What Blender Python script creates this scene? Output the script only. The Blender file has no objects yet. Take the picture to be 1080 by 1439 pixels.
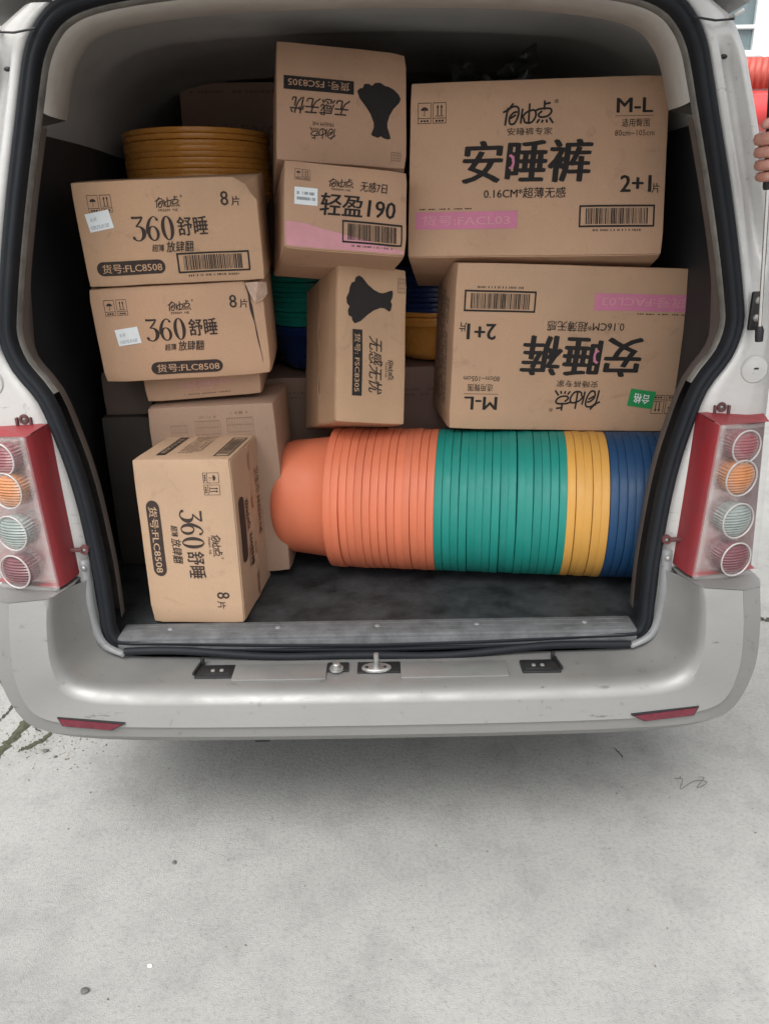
import bpy, bmesh, math, random
from mathutils import Vector, Matrix, noise
random.seed(11)
R = math.radians
scn = bpy.context.scene
COL = scn.collection

# ------------------------------------------------------------------ camera
TILT, ROLL = R(20.0), R(1.0)
CAM = Vector((0, -1.44, 1.475)); FPX = 1081.0
_f = Vector((0, math.cos(TILT), -math.sin(TILT)))
_u0 = Vector((0, math.sin(TILT), math.cos(TILT))); _x0 = Vector((1, 0, 0))
_x = _x0 * math.cos(ROLL) - _u0 * math.sin(ROLL)
_u = _u0 * math.cos(ROLL) + _x0 * math.sin(ROLL)
cd = bpy.data.cameras.new('camera'); cam = bpy.data.objects.new('camera', cd); COL.objects.link(cam)
cd.sensor_fit = 'VERTICAL'; cd.sensor_height = 36.0; cd.lens = 36.0 * FPX / 1439.0
cd.clip_start = 0.05; cd.clip_end = 500
m = Matrix.Identity(4)
for i in range(3):
    m[i][0] = _x[i]; m[i][1] = _u[i]; m[i][2] = -_f[i]; m[i][3] = CAM[i]
cam.matrix_world = m
scn.camera = cam

# ------------------------------------------------------------------ sky, sun, exposure
SUN_EL, SUN_AZ = R(58), R(200)          # azimuth measured clockwise from +Y (behind the photographer, a little left)
w = bpy.data.worlds.new('World'); scn.world = w; w.use_nodes = True
nt = w.node_tree; nt.nodes.clear()
sky = nt.nodes.new('ShaderNodeTexSky'); sky.sky_type = 'NISHITA'; sky.sun_disc = False
sky.sun_elevation = SUN_EL; sky.sun_rotation = SUN_AZ; sky.dust_density = 4.0; sky.air_density = 1.0; sky.ozone_density = 1.0
hs = nt.nodes.new('ShaderNodeHueSaturation'); hs.inputs['Saturation'].default_value = 0.12
bg = nt.nodes.new('ShaderNodeBackground'); bg.inputs['Strength'].default_value = 0.15
out = nt.nodes.new('ShaderNodeOutputWorld')
nt.links.new(sky.outputs[0], hs.inputs['Color']); nt.links.new(hs.outputs[0], bg.inputs[0]); nt.links.new(bg.outputs[0], out.inputs[0])
sl = bpy.data.lights.new('sun', 'SUN'); sl.energy = 1.0; sl.angle = R(35); sl.color = (1.0, 0.97, 0.92)
so = bpy.data.objects.new('sun', sl); COL.objects.link(so)
sdir = Vector((math.sin(SUN_AZ) * math.cos(SUN_EL), math.cos(SUN_AZ) * math.cos(SUN_EL), math.sin(SUN_EL)))
so.rotation_euler = sdir.to_track_quat('Z', 'Y').to_euler()
vs = scn.view_settings; vs.view_transform = 'Standard'; vs.look = 'None'; vs.gamma = 1.0; vs.use_curve_mapping = False
vs.exposure = 0.9
scn.cycles.use_denoising = True
scn.cycles.max_bounces = 8; scn.cycles.diffuse_bounces = 4; scn.cycles.transparent_max_bounces = 12

# ------------------------------------------------------------------ helpers
def at(px, py, y):
    """the point of the ray through a picture point that lies in the plane Y = y"""
    d = _f * FPX + _x * (px - 540) + _u * (719.5 - py)
    return CAM + d * ((y - CAM.y) / d.y)
def at_ground(px, py, z=0.0):
    d = _f * FPX + _x * (px - 540) + _u * (719.5 - py)
    return CAM + d * ((z - CAM.z) / d.z)

def link(o, parent=None):
    COL.objects.link(o)
    if parent: o.parent = parent
    return o
def tag(o, label=None, cat=None, group=None, kind=None):
    if label: o['label'] = label
    if cat: o['category'] = cat
    if group: o['group'] = group
    if kind: o['kind'] = kind
    return o
def empty(name, loc=(0, 0, 0), rot=(0, 0, 0)):
    o = bpy.data.objects.new(name, None); o.empty_display_size = 0.05
    o.location = loc; o.rotation_euler = rot
    return link(o)
def mesh(name, verts, faces, mat=None, parent=None, smooth=False, sharp=None):
    me = bpy.data.meshes.new(name); me.from_pydata([tuple(v) for v in verts], [], faces); me.update()
    if mat: me.materials.append(mat)
    if smooth:
        for p in me.polygons: p.use_smooth = True
        if sharp is not None:
            try: me.set_sharp_from_angle(angle=R(sharp))
            except Exception: pass
    return link(bpy.data.objects.new(name, me), parent)
def bmobj(name, bm, mat=None, parent=None, smooth=False, sharp=None):
    bm.normal_update()
    me = bpy.data.meshes.new(name); bm.to_mesh(me); bm.free()
    if mat: me.materials.append(mat)
    if smooth:
        for p in me.polygons: p.use_smooth = True
        if sharp is not None: me.set_sharp_from_angle(angle=R(sharp))
    return link(bpy.data.objects.new(name, me), parent)
def catmull(pts, n, closed=False):
    pts = [Vector(p) for p in pts]; out = []; N = len(pts)
    for i in range(N if closed else N - 1):
        if closed: a, b, c, d = pts[i - 1], pts[i], pts[(i + 1) % N], pts[(i + 2) % N]
        else:
            b, c = pts[i], pts[i + 1]
            a = pts[i - 1] if i else b * 2 - c
            d = pts[i + 2] if i + 2 < N else c * 2 - b
        for k in range(n):
            t = k / n
            out.append(0.5 * ((2 * b) + (c - a) * t + (2 * a - 5 * b + 4 * c - d) * t * t + (3 * b - a - 3 * c + d) * t ** 3))
    if not closed: out.append(pts[-1])
    return out
def loft_faces(nr, nc, closed=False, flip=False):
    fs = []
    for i in range(nr - 1):
        for j in range(nc if closed else nc - 1):
            a, b = i * nc + j, i * nc + (j + 1) % nc
            f = (a, b, b + nc, a + nc)
            fs.append(f[::-1] if flip else f)
    return fs
def loft(name, rows, mat, parent=None, closed=False, flip=False, smooth=True, sharp=None, thick=None):
    vs_ = [v for r in rows for v in r]
    o = mesh(name, vs_, loft_faces(len(rows), len(rows[0]), closed, flip), mat, parent, smooth, sharp)
    if thick:
        md = o.modifiers.new('solid', 'SOLIDIFY'); md.thickness = thick; md.offset = 0
    return o
def tube_vf(pts, rad, seg=10, closed=False, ell=None):
    """swept tube; rad number or list; ell=(a,b) scales the section along (side, up)"""
    pts = [Vector(p) for p in pts]; N = len(pts); V, F = [], []
    up = Vector((0, 0, 1))
    prev = None
    for i, p in enumerate(pts):
        t = (pts[(i + 1) % N] - pts[i - 1]) if closed else (pts[min(i + 1, N - 1)] - pts[max(i - 1, 0)])
        t.normalize()
        if prev is None:
            a = t.cross(up if abs(t.z) < 0.9 else Vector((0, 1, 0))).normalized()
        else:
            a = (prev - t * prev.dot(t)).normalized()
        prev = a; b = t.cross(a)
        r = rad[i] if isinstance(rad, (list, tuple)) else rad
        for k in range(seg):
            an = 2 * math.pi * k / seg
            V.append(p + a * (math.cos(an) * r * (ell[0] if ell else 1)) + b * (math.sin(an) * r * (ell[1] if ell else 1)))
    for i in range(N if closed else N - 1):
        for k in range(seg):
            i2 = (i + 1) % N
            F.append((i * seg + k, i * seg + (k + 1) % seg, i2 * seg + (k + 1) % seg, i2 * seg + k))
    if not closed:
        F.append(tuple(range(seg))[::-1]); F.append(tuple((N - 1) * seg + k for k in range(seg)))
    return V, F
def tube(name, pts, rad, mat, parent=None, seg=10, closed=False, ell=None):
    V, F = tube_vf(pts, rad, seg, closed, ell)
    return mesh(name, V, F, mat, parent, True, 50)
def revolve_vf(prof, seg=48, axis='z'):
    V, F = [], []
    for (r, h) in prof:
        for k in range(seg):
            a = 2 * math.pi * k / seg
            V.append((r * math.cos(a), r * math.sin(a), h))
    n = len(prof)
    for i in range(n - 1):
        for k in range(seg):
            a, b = i * seg + k, i * seg + (k + 1) % seg
            F.append((a, b, b + seg, a + seg))
    if prof[0][0] > 1e-6: pass
    return V, F
def rbox(name, size, loc, mat, parent=None, bev=0.004, rot=None, seg=2):
    bm = bmesh.new(); bmesh.ops.create_cube(bm, size=1.0)
    for v in bm.verts: v.co = Vector((v.co.x * size[0], v.co.y * size[1], v.co.z * size[2]))
    if bev: bmesh.ops.bevel(bm, geom=list(bm.edges), offset=bev, segments=seg, affect='EDGES', profile=0.5)
    if rot: bmesh.ops.rotate(bm, verts=bm.verts, cent=(0, 0, 0), matrix=Matrix.Rotation(rot[0], 3, rot[1]))
    bmesh.ops.translate(bm, verts=bm.verts, vec=loc)
    return bmobj(name, bm, mat, parent, True, 35)

# ------------------------------------------------------------------ materials
def node(nt, t, **k):
    n = nt.nodes.new(t)
    for a, b in k.items(): setattr(n, a, b)
    return n
def ramp(nt, stops, fac):
    r = nt.nodes.new('ShaderNodeValToRGB'); e = r.color_ramp.elements
    while len(e) < len(stops): e.new(0.5)
    for i, (p, c) in enumerate(stops):
        e[i].position = p; e[i].color = (*c, 1) if len(c) == 3 else c
    nt.links.new(fac, r.inputs[0]); return r
def pm(name, col, rough=0.6, metal=0.0, var=0.12, scale=6.0, bump=0.0, bscale=200.0, spec=0.5, col2=None, coat=0.0, sub=0.0):
    """principled material with uneven colour and fine relief"""
    mt = bpy.data.materials.new(name); mt.use_nodes = True; nt = mt.node_tree
    p = nt.nodes['Principled BSDF']
    p.inputs['Roughness'].default_value = rough; p.inputs['Metallic'].default_value = metal
    p.inputs['Specular IOR Level'].default_value = spec; p.inputs['Coat Weight'].default_value = coat
    tc = node(nt, 'ShaderNodeTexCoord')
    n1 = node(nt, 'ShaderNodeTexNoise'); n1.inputs['Scale'].default_value = scale; n1.inputs['Detail'].default_value = 6; n1.inputs['Roughness'].default_value = 0.65
    nt.links.new(tc.outputs['Object'], n1.inputs['Vector'])
    c2 = col2 or tuple(c * (1 - var) for c in col)
    rp = ramp(nt, [(0.3, c2), (0.7, tuple(min(1, c * (1 + (0 if col2 else var))) for c in col))], n1.outputs['Fac'])
    nt.links.new(rp.outputs[0], p.inputs['Base Color'])
    if bump:
        n2 = node(nt, 'ShaderNodeTexNoise'); n2.inputs['Scale'].default_value = bscale; n2.inputs['Detail'].default_value = 3
        nt.links.new(tc.outputs['Object'], n2.inputs['Vector'])
        b = node(nt, 'ShaderNodeBump'); b.inputs['Strength'].default_value = bump; b.inputs['Distance'].default_value = 0.002
        nt.links.new(n2.outputs['Fac'], b.inputs['Height']); nt.links.new(b.outputs[0], p.inputs['Normal'])
    return mt

def silver_paint(name, col, dirt, rough=0.38, metal=0.55):
    mt = bpy.data.materials.new(name); mt.use_nodes = True; nt = mt.node_tree; p = nt.nodes['Principled BSDF']
    tc = node(nt, 'ShaderNodeTexCoord')
    n1 = node(nt, 'ShaderNodeTexNoise'); n1.inputs['Scale'].default_value = 3.5; n1.inputs['Detail'].default_value = 9; n1.inputs['Roughness'].default_value = 0.7
    mp = node(nt, 'ShaderNodeMapping'); mp.inputs['Scale'].default_value = (1.0, 1.0, 2.2)
    nt.links.new(tc.outputs['Object'], mp.inputs[0]); nt.links.new(mp.outputs[0], n1.inputs['Vector'])
    rp = ramp(nt, [(0.38, (0, 0, 0)), (0.72, (1, 1, 1))], n1.outputs['Fac'])
    n3 = node(nt, 'ShaderNodeTexNoise'); n3.inputs['Scale'].default_value = 45; n3.inputs['Detail'].default_value = 8
    nt.links.new(tc.outputs['Object'], n3.inputs['Vector'])
    sp = ramp(nt, [(0.66, (0, 0, 0)), (0.72, (1, 1, 1))], n3.outputs['Fac'])
    mx = node(nt, 'ShaderNodeMix', data_type='RGBA'); mx.inputs[6].default_value = (*col, 1); mx.inputs[7].default_value = (*dirt, 1)
    ml = node(nt, 'ShaderNodeMath', operation='MULTIPLY'); ml.inputs[1].default_value = 0.55
    nt.links.new(rp.outputs[0], ml.inputs[0]); nt.links.new(ml.outputs[0], mx.inputs[0])
    m2 = node(nt, 'ShaderNodeMix', data_type='RGBA'); m2.inputs[7].default_value = (*[c * 0.6 for c in dirt], 1)
    ml2 = node(nt, 'ShaderNodeMath', operation='MULTIPLY'); ml2.inputs[1].default_value = 0.35
    nt.links.new(sp.outputs[0], ml2.inputs[0]); nt.links.new(ml2.outputs[0], m2.inputs[0]); nt.links.new(mx.outputs[2], m2.inputs[6])
    n5 = node(nt, 'ShaderNodeTexNoise'); n5.inputs['Scale'].default_value = 1.0; n5.inputs['Detail'].default_value = 9; n5.inputs['Roughness'].default_value = 0.75
    mp5 = node(nt, 'ShaderNodeMapping'); mp5.inputs['Scale'].default_value = (9.0, 30.0, 55.0); nt.links.new(tc.outputs['Object'], mp5.inputs[0]); nt.links.new(mp5.outputs[0], n5.inputs['Vector'])
    s5 = ramp(nt, [(0.635, (0, 0, 0)), (0.675, (1, 1, 1))], n5.outputs['Fac'])
    m5 = node(nt, 'ShaderNodeMix', data_type='RGBA'); m5.inputs[7].default_value = (*[c * 0.35 for c in dirt], 1)
    ml5 = node(nt, 'ShaderNodeMath', operation='MULTIPLY'); ml5.inputs[1].default_value = 0.7
    nt.links.new(s5.outputs[0], ml5.inputs[0]); nt.links.new(ml5.outputs[0], m5.inputs[0]); nt.links.new(m2.outputs[2], m5.inputs[6])
    nt.links.new(m5.outputs[2], p.inputs['Base Color'])
    r2 = node(nt, 'ShaderNodeMapRange'); r2.inputs[3].default_value = rough; r2.inputs[4].default_value = min(1, rough + 0.25)
    nt.links.new(rp.outputs[0], r2.inputs[0]); nt.links.new(r2.outputs[0], p.inputs['Roughness'])
    mr = node(nt, 'ShaderNodeMapRange'); mr.inputs[3].default_value = metal; mr.inputs[4].default_value = metal * 0.5
    nt.links.new(rp.outputs[0], mr.inputs[0]); nt.links.new(mr.outputs[0], p.inputs['Metallic'])
    return mt

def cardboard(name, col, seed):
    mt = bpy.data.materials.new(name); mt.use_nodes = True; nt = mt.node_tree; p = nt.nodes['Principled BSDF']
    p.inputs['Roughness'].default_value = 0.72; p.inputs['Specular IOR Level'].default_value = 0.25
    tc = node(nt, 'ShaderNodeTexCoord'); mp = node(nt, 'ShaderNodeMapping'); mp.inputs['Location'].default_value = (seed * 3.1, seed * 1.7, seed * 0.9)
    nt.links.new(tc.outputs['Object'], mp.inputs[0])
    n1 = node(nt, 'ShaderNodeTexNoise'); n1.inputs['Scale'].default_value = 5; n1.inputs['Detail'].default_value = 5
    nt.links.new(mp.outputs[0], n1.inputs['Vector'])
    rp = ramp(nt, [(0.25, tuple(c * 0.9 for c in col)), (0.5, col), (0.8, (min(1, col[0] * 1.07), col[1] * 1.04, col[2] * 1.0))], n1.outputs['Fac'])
    n2 = node(nt, 'ShaderNodeTexNoise'); n2.inputs['Scale'].default_value = 420; n2.inputs['Detail'].default_value = 2
    nt.links.new(mp.outputs[0], n2.inputs['Vector'])
    mx = node(nt, 'ShaderNodeMix', data_type='RGBA', blend_type='MULTIPLY'); mx.inputs[0].default_value = 0.25
    rf = ramp(nt, [(0.3, (0.7, 0.7, 0.7)), (0.6, (1, 1, 1))], n2.outputs['Fac'])
    nt.links.new(rp.outputs[0], mx.inputs[6]); nt.links.new(rf.outputs[0], mx.inputs[7])
    n6 = node(nt, 'ShaderNodeTexNoise'); n6.inputs['Scale'].default_value = 14; n6.inputs['Detail'].default_value = 9; n6.inputs['Roughness'].default_value = 0.7; n6.inputs['Distortion'].default_value = 1.2
    nt.links.new(mp.outputs[0], n6.inputs['Vector'])
    st6 = ramp(nt, [(0.30, (0.80, 0.79, 0.78)), (0.42, (1, 1, 1)), (0.66, (1, 1, 1)), (0.76, (1.12, 1.10, 1.08))], n6.outputs['Fac'])
    mx6 = node(nt, 'ShaderNodeMix', data_type='RGBA', blend_type='MULTIPLY'); mx6.inputs[0].default_value = 0.8
    nt.links.new(mx.outputs[2], mx6.inputs[6]); nt.links.new(st6.outputs[0], mx6.inputs[7])
    nt.links.new(mx6.outputs[2], p.inputs['Base Color'])
    wv = node(nt, 'ShaderNodeTexWave', wave_type='BANDS', bands_direction='X'); wv.inputs['Scale'].default_value = 45; wv.inputs['Distortion'].default_value = 0.6
    nt.links.new(mp.outputs[0], wv.inputs['Vector'])
    n4 = node(nt, 'ShaderNodeTexNoise'); n4.inputs['Scale'].default_value = 9; n4.inputs['Detail'].default_value = 4; n4.inputs['Distortion'].default_value = 0.8
    nt.links.new(mp.outputs[0], n4.inputs['Vector'])
    b = node(nt, 'ShaderNodeBump'); b.inputs['Strength'].default_value = 0.10; b.inputs['Distance'].default_value = 0.001
    nt.links.new(wv.outputs['Fac'], b.inputs['Height'])
    b2 = node(nt, 'ShaderNodeBump'); b2.inputs['Strength'].default_value = 0.32; b2.inputs['Distance'].default_value = 0.01
    nt.links.new(n4.outputs['Fac'], b2.inputs['Height']); nt.links.new(b.outputs[0], b2.inputs['Normal'])
    nt.links.new(b2.outputs[0], p.inputs['Normal'])
    return mt

def basin_mat(name, col, rough=0.42):
    mt = pm(name, col, rough, 0, 0.04, 9, 0.06, 60, 0.4); nt = mt.node_tree; p = nt.nodes['Principled BSDF']
    tc = node(nt, 'ShaderNodeTexCoord'); n = node(nt, 'ShaderNodeTexNoise'); n.inputs['Scale'].default_value = 16; n.inputs['Detail'].default_value = 9; n.inputs['Roughness'].default_value = 0.75
    oi = node(nt, 'ShaderNodeObjectInfo'); ad = node(nt, 'ShaderNodeVectorMath', operation='ADD')
    nt.links.new(tc.outputs['Object'], ad.inputs[0]); nt.links.new(oi.outputs['Random'], ad.inputs[1]); nt.links.new(ad.outputs[0], n.inputs['Vector'])
    r1 = node(nt, 'ShaderNodeMapRange'); r1.inputs[1].default_value = 0.3; r1.inputs[2].default_value = 0.7; r1.inputs[3].default_value = rough - 0.08; r1.inputs[4].default_value = rough + 0.25
    nt.links.new(n.outputs['Fac'], r1.inputs[0]); nt.links.new(r1.outputs[0], p.inputs['Roughness'])
    # dust and a slightly different batch of plastic for every basin
    base = p.inputs['Base Color'].links[0].from_socket
    mx = node(nt, 'ShaderNodeMix', data_type='RGBA'); mx.inputs[7].default_value = (0.42, 0.40, 0.37, 1)
    rp = ramp(nt, [(0.58, (0, 0, 0)), (0.85, (0.14, 0.14, 0.14))], n.outputs['Fac']); nt.links.new(rp.outputs[0], mx.inputs[0]); nt.links.new(base, mx.inputs[6])
    hv = node(nt, 'ShaderNodeHueSaturation'); rv = node(nt, 'ShaderNodeMapRange'); rv.inputs[3].default_value = 0.94; rv.inputs[4].default_value = 1.05
    nt.links.new(oi.outputs['Random'], rv.inputs[0]); nt.links.new(rv.outputs[0], hv.inputs['Value']); nt.links.new(mx.outputs[2], hv.inputs['Color']); nt.links.new(hv.outputs[0], p.inputs['Base Color'])
    return mt

M = {}
M['paint'] = silver_paint('silver_body_paint', (0.53, 0.527, 0.515), (0.38, 0.355, 0.33), 0.34, 0.38)
M['bumper'] = silver_paint('silver_bumper_paint', (0.25, 0.25, 0.243), (0.185, 0.18, 0.165), 0.42, 0.5)
M['step'] = silver_paint('scuffed_grey_step', (0.23, 0.235, 0.24), (0.15, 0.15, 0.148), 0.5, 0.3)
M['rubber'] = pm('door_seal_rubber', (0.010, 0.012, 0.016), 0.6, 0, 0.4, 14, 0.2, 90, spec=0.2, col2=(0.014, 0.016, 0.019))
M['trim'] = pm('brown_grey_trim', (0.11, 0.095, 0.09), 0.6, 0, 0.2, 8, 0.1, 300)
M['flange'] = pm('bare_metal_edge', (0.15, 0.14, 0.125), 0.5, 0.2, 0.4, 20)
M['liner'] = pm('grey_headliner_cloth', (0.37, 0.36, 0.345), 0.95, 0, 0.12, 5, 0.4, 500)
M['pliner'] = pm('pale_pillar_trim', (0.48, 0.46, 0.42), 0.75, 0, 0.15, 6, 0.2, 300, col2=(0.36, 0.33, 0.30))
M['side'] = pm('dark_side_panel', (0.018, 0.018, 0.021), 0.6, 0, 0.3, 7, 0.15, 220)
M['floor'] = pm('dusty_dark_floor', (0.050, 0.054, 0.058), 0.62, 0, 0.4, 11, 0.5, 60, spec=0.25, col2=(0.009, 0.010, 0.011))
M['sill'] = pm('grey_sill_plastic', (0.105, 0.108, 0.112), 0.75, 0, 0.35, 22, 0.2, 160)
M['black'] = pm('black_plastic', (0.012, 0.012, 0.013), 0.5, 0, 0.3, 20)
M['steel'] = pm('zinc_steel', (0.36, 0.36, 0.35), 0.45, 0.7, 0.35, 60)
M['chrome'] = pm('chrome_rod', (0.75, 0.75, 0.75), 0.12, 1.0, 0.05, 10)
M['redhouse'] = pm('faded_red_lamp_housing', (0.27, 0.018, 0.024), 0.5, 0, 0.25, 9, 0.1, 120, col2=(0.19, 0.028, 0.032))
M['lampback'] = pm('lamp_reflector', (0.52, 0.46, 0.45), 0.22, 0.75, 0.3, 40, 0.6, 60, col2=(0.45, 0.25, 0.25))
M['ring'] = pm('pale_lamp_ring', (0.42, 0.39, 0.38), 0.35, 0.1, 0.1, 30)
M['tab'] = pm('dark_lamp_tab', (0.10, 0.035, 0.035), 0.6, 0, 0.3, 40)
M['refl'] = pm('red_reflector', (0.13, 0.018, 0.03), 0.35, 0, 0.3, 60, 0.4, 350)
M['pink'] = pm('pink_print', (0.52, 0.17, 0.27), 0.7, 0, 0.08, 20)
M['pinkpale'] = pm('pale_pink_print', (0.56, 0.26, 0.29), 0.7, 0, 0.08, 20)
M['ink'] = pm('dark_ink', (0.011, 0.008, 0.007), 0.8, 0, 0.15, 60)
M['inkbrown'] = pm('brown_ink', (0.032, 0.019, 0.015), 0.8, 0, 0.15, 60)
M['inkfaint'] = pm('faint_print', (0.20, 0.125, 0.085), 0.75, 0, 0.1, 60)
M['paper'] = pm('white_sticker_paper', (0.72, 0.75, 0.76), 0.6, 0, 0.05, 30)
M['greylabel'] = pm('grey_label_print', (0.24, 0.26, 0.28), 0.7, 0, 0.1, 30)
M['green'] = pm('green_sticker', (0.02, 0.27, 0.08), 0.5, 0, 0.06, 30)
M['white'] = pm('white_print', (0.75, 0.78, 0.75), 0.6, 0, 0.04, 30)
M['torn'] = pm('torn_cardboard_ply', (0.46, 0.32, 0.24), 0.9, 0, 0.2, 60, 0.5, 120)
M['tape'] = pm('brown_packing_tape', (0.30, 0.17, 0.10), 0.25, 0, 0.15, 20)
M['orange'] = basin_mat('orange_plastic', (0.63, 0.172, 0.088))
M['teal'] = basin_mat('green_plastic', (0.012, 0.225, 0.185))
M['yellow'] = basin_mat('yellow_plastic', (0.58, 0.30, 0.065))
M['blue'] = basin_mat('blue_plastic', (0.010, 0.050, 0.128))
M['amber'] = basin_mat('amber_plastic', (0.68, 0.29, 0.06), 0.18)
M['gteal'] = basin_mat('glossy_green_plastic', (0.01, 0.20, 0.15), 0.25)
M['gblue'] = basin_mat('glossy_navy_plastic', (0.012, 0.03, 0.11), 0.22)
M['skin'] = pm('skin', (0.50, 0.27, 0.21), 0.5, 0, 0.2, 45, 0.5, 180, col2=(0.40, 0.17, 0.13))
M['tyre'] = pm('tyre_rubber', (0.02, 0.02, 0.02), 0.85, 0, 0.3, 20)

def clear_lens(name, tint, alpha):
    mt = bpy.data.materials.new(name); mt.use_nodes = True; nt = mt.node_tree; p = nt.nodes['Principled BSDF']
    tc = node(nt, 'ShaderNodeTexCoord'); n = node(nt, 'ShaderNodeTexNoise'); n.inputs['Scale'].default_value = 12; n.inputs['Detail'].default_value = 6
    nt.links.new(tc.outputs['Object'], n.inputs['Vector'])
    mr = node(nt, 'ShaderNodeMapRange'); mr.inputs[1].default_value = 0.3; mr.inputs[2].default_value = 0.7
    mr.inputs[3].default_value = alpha * 0.7; mr.inputs[4].default_value = alpha * 1.35
    nt.links.new(n.outputs['Fac'], mr.inputs[0]); nt.links.new(mr.outputs[0], p.inputs['Alpha'])
    p.inputs['Base Color'].default_value = (*tint, 1); p.inputs['Roughness'].default_value = 0.22
    return mt
M['lens'] = clear_lens('hazy_clear_lens', (0.78, 0.75, 0.73), 0.07)
M['bag'] = clear_lens('clear_plastic_bag', (0.03, 0.032, 0.034), 0.55)
M['glass'] = pm('window_glass', (0.12, 0.16, 0.17), 0.08, 0, 0.3, 3)

def ribbed(name, col, scale=300):
    mt = pm(name, col, 0.22, 0, 0.2, 30); nt = mt.node_tree; p = nt.nodes['Principled BSDF']
    tc = node(nt, 'ShaderNodeTexCoord'); wv = node(nt, 'ShaderNodeTexWave', wave_type='BANDS', bands_direction='Z'); wv.inputs['Scale'].default_value = scale / 6.28
    nt.links.new(tc.outputs['Object'], wv.inputs['Vector'])
    b = node(nt, 'ShaderNodeBump'); b.inputs['Strength'].default_value = 0.7; b.inputs['Distance'].default_value = 0.003
    nt.links.new(wv.outputs['Fac'], b.inputs['Height']); nt.links.new(b.outputs[0], p.inputs['Normal'])
    return mt
M['lred'] = ribbed('red_lamp', (0.26, 0.09, 0.10)); M['lorange'] = ribbed('orange_lamp', (0.46, 0.19, 0.08))
M['lclear'] = ribbed('clear_lamp', (0.25, 0.285, 0.27)); M['lpurple'] = ribbed('dark_red_lamp', (0.17, 0.07, 0.08))

def concrete():
    mt = bpy.data.materials.new('pale_concrete'); mt.use_nodes = True; nt = mt.node_tree; p = nt.nodes['Principled BSDF']
    p.inputs['Roughness'].default_value = 0.88; p.inputs['Specular IOR Level'].default_value = 0.3
    tc = node(nt, 'ShaderNodeTexCoord')
    def nz(s, d, r=0.6, dist=0.0):
        n = node(nt, 'ShaderNodeTexNoise'); n.inputs['Scale'].default_value = s; n.inputs['Detail'].default_value = d; n.inputs['Roughness'].default_value = r; n.inputs['Distortion'].default_value = dist
        nt.links.new(tc.outputs['Object'], n.inputs['Vector']); return n
    a = nz(1.7, 8, 0.65, 0.4); b = nz(90, 6, 0.75); c = nz(7, 9, 0.7); e = nz(320, 2)
    r1 = ramp(nt, [(0.3, (0.295, 0.296, 0.284)), (0.55, (0.342, 0.341, 0.325)), (0.75, (0.378, 0.376, 0.360))], a.outputs['Fac'])
    r2 = ramp(nt, [(0.30, (0.66, 0.66, 0.66)), (0.48, (0.97, 0.97, 0.97)), (0.72, (1.08, 1.08, 1.08))], b.outputs['Fac'])
    r3 = ramp(nt, [(0.33, (0.80, 0.80, 0.80)), (0.5, (1, 1, 1)), (0.7, (1.06, 1.06, 1.05))], c.outputs['Fac'])
    r4 = ramp(nt, [(0.27, (0.40, 0.39, 0.38)), (0.34, (1, 1, 1))], e.outputs['Fac'])
    cur = r1.outputs[0]
    for r_, f in ((r2, 0.8), (r3, 0.8), (r4, 0.7)):
        mx = node(nt, 'ShaderNodeMix', data_type='RGBA', blend_type='MULTIPLY'); mx.inputs[0].default_value = f
        nt.links.new(cur, mx.inputs[6]); nt.links.new(r_.outputs[0], mx.inputs[7]); cur = mx.outputs[2]
    nt.links.new(cur, p.inputs['Base Color'])
    bp = node(nt, 'ShaderNodeBump'); bp.inputs['Strength'].default_value = 0.55; bp.inputs['Distance'].default_value = 0.004
    ad = node(nt, 'ShaderNodeMath', operation='ADD'); nt.links.new(b.outputs['Fac'], ad.inputs[0]); nt.links.new(e.outputs['Fac'], ad.inputs[1])
    nt.links.new(ad.outputs[0], bp.inputs['Height']); nt.links.new(bp.outputs[0], p.inputs['Normal'])
    return mt
M['concrete'] = concrete()

# ------------------------------------------------------------------ the ground
g = []
NX = 60
def gl(i): t = i / NX * 2 - 1; return 90 * (0.03 * t + 0.97 * t ** 5)
ground = mesh('ground', [(gl(i), gl(j), 0.0) for j in range(NX + 1) for i in range(NX + 1)], loft_faces(NX + 1, NX + 1), M['concrete'])
tag(ground, kind='structure')

# ------------------------------------------------------------------ the van
XC = -0.022
van = empty('cargo_van', (XC, 0, 0))
tag(van, 'silver cargo van seen from behind with its tailgate raised and load bay full', 'van')
def ylip(z): return 0.19 + 0.09 * (z - 0.54)
# outer line of the door seal, one half: (half width, z), from the top centre down to the bottom centre
HALF = [(0.0, 1.965), (0.25, 1.96), (0.42, 1.948), (0.54, 1.93), (0.605, 1.905), (0.645, 1.868), (0.672, 1.82), (0.69, 1.76), (0.706, 1.70), (0.741, 1.57), (0.77, 1.45),
        (0.793, 1.34), (0.801, 1.272), (0.782, 1.205), (0.735, 1.135), (0.707, 1.045), (0.690, 0.976), (0.677, 0.90), (0.667, 0.81), (0.660, 0.73), (0.657, 0.645),
        (0.655, 0.592), (0.642, 0.560), (0.612, 0.545), (0.5, 0.541), (0.25, 0.532), (0.0, 0.528)]
def contour(inset, n=3):
    c = catmull([(x, 0, z) for x, z in HALF], n)
    out = []
    for i, p in enumerate(c):
        a, b = c[max(i - 1, 0)], c[min(i + 1, len(c) - 1)]
        t = (b - a).normalized(); nrm = Vector((-t.z, 0, t.x))      # outward
        if i == 0: nrm = Vector((0, 0, 1))
        if i == len(c) - 1: nrm = Vector((0, 0, -1))
        q = p - nrm * inset
        out.append(Vector((max(q.x, 0), ylip(q.z), q.z)))
    return out
def full(half): return [Vector(p) for p in half] + [Vector((-p.x, p.y, p.z)) for p in half[-2:0:-1]]
_t = contour(0.03)
assert _t[40].x < contour(0)[40].x

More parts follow.
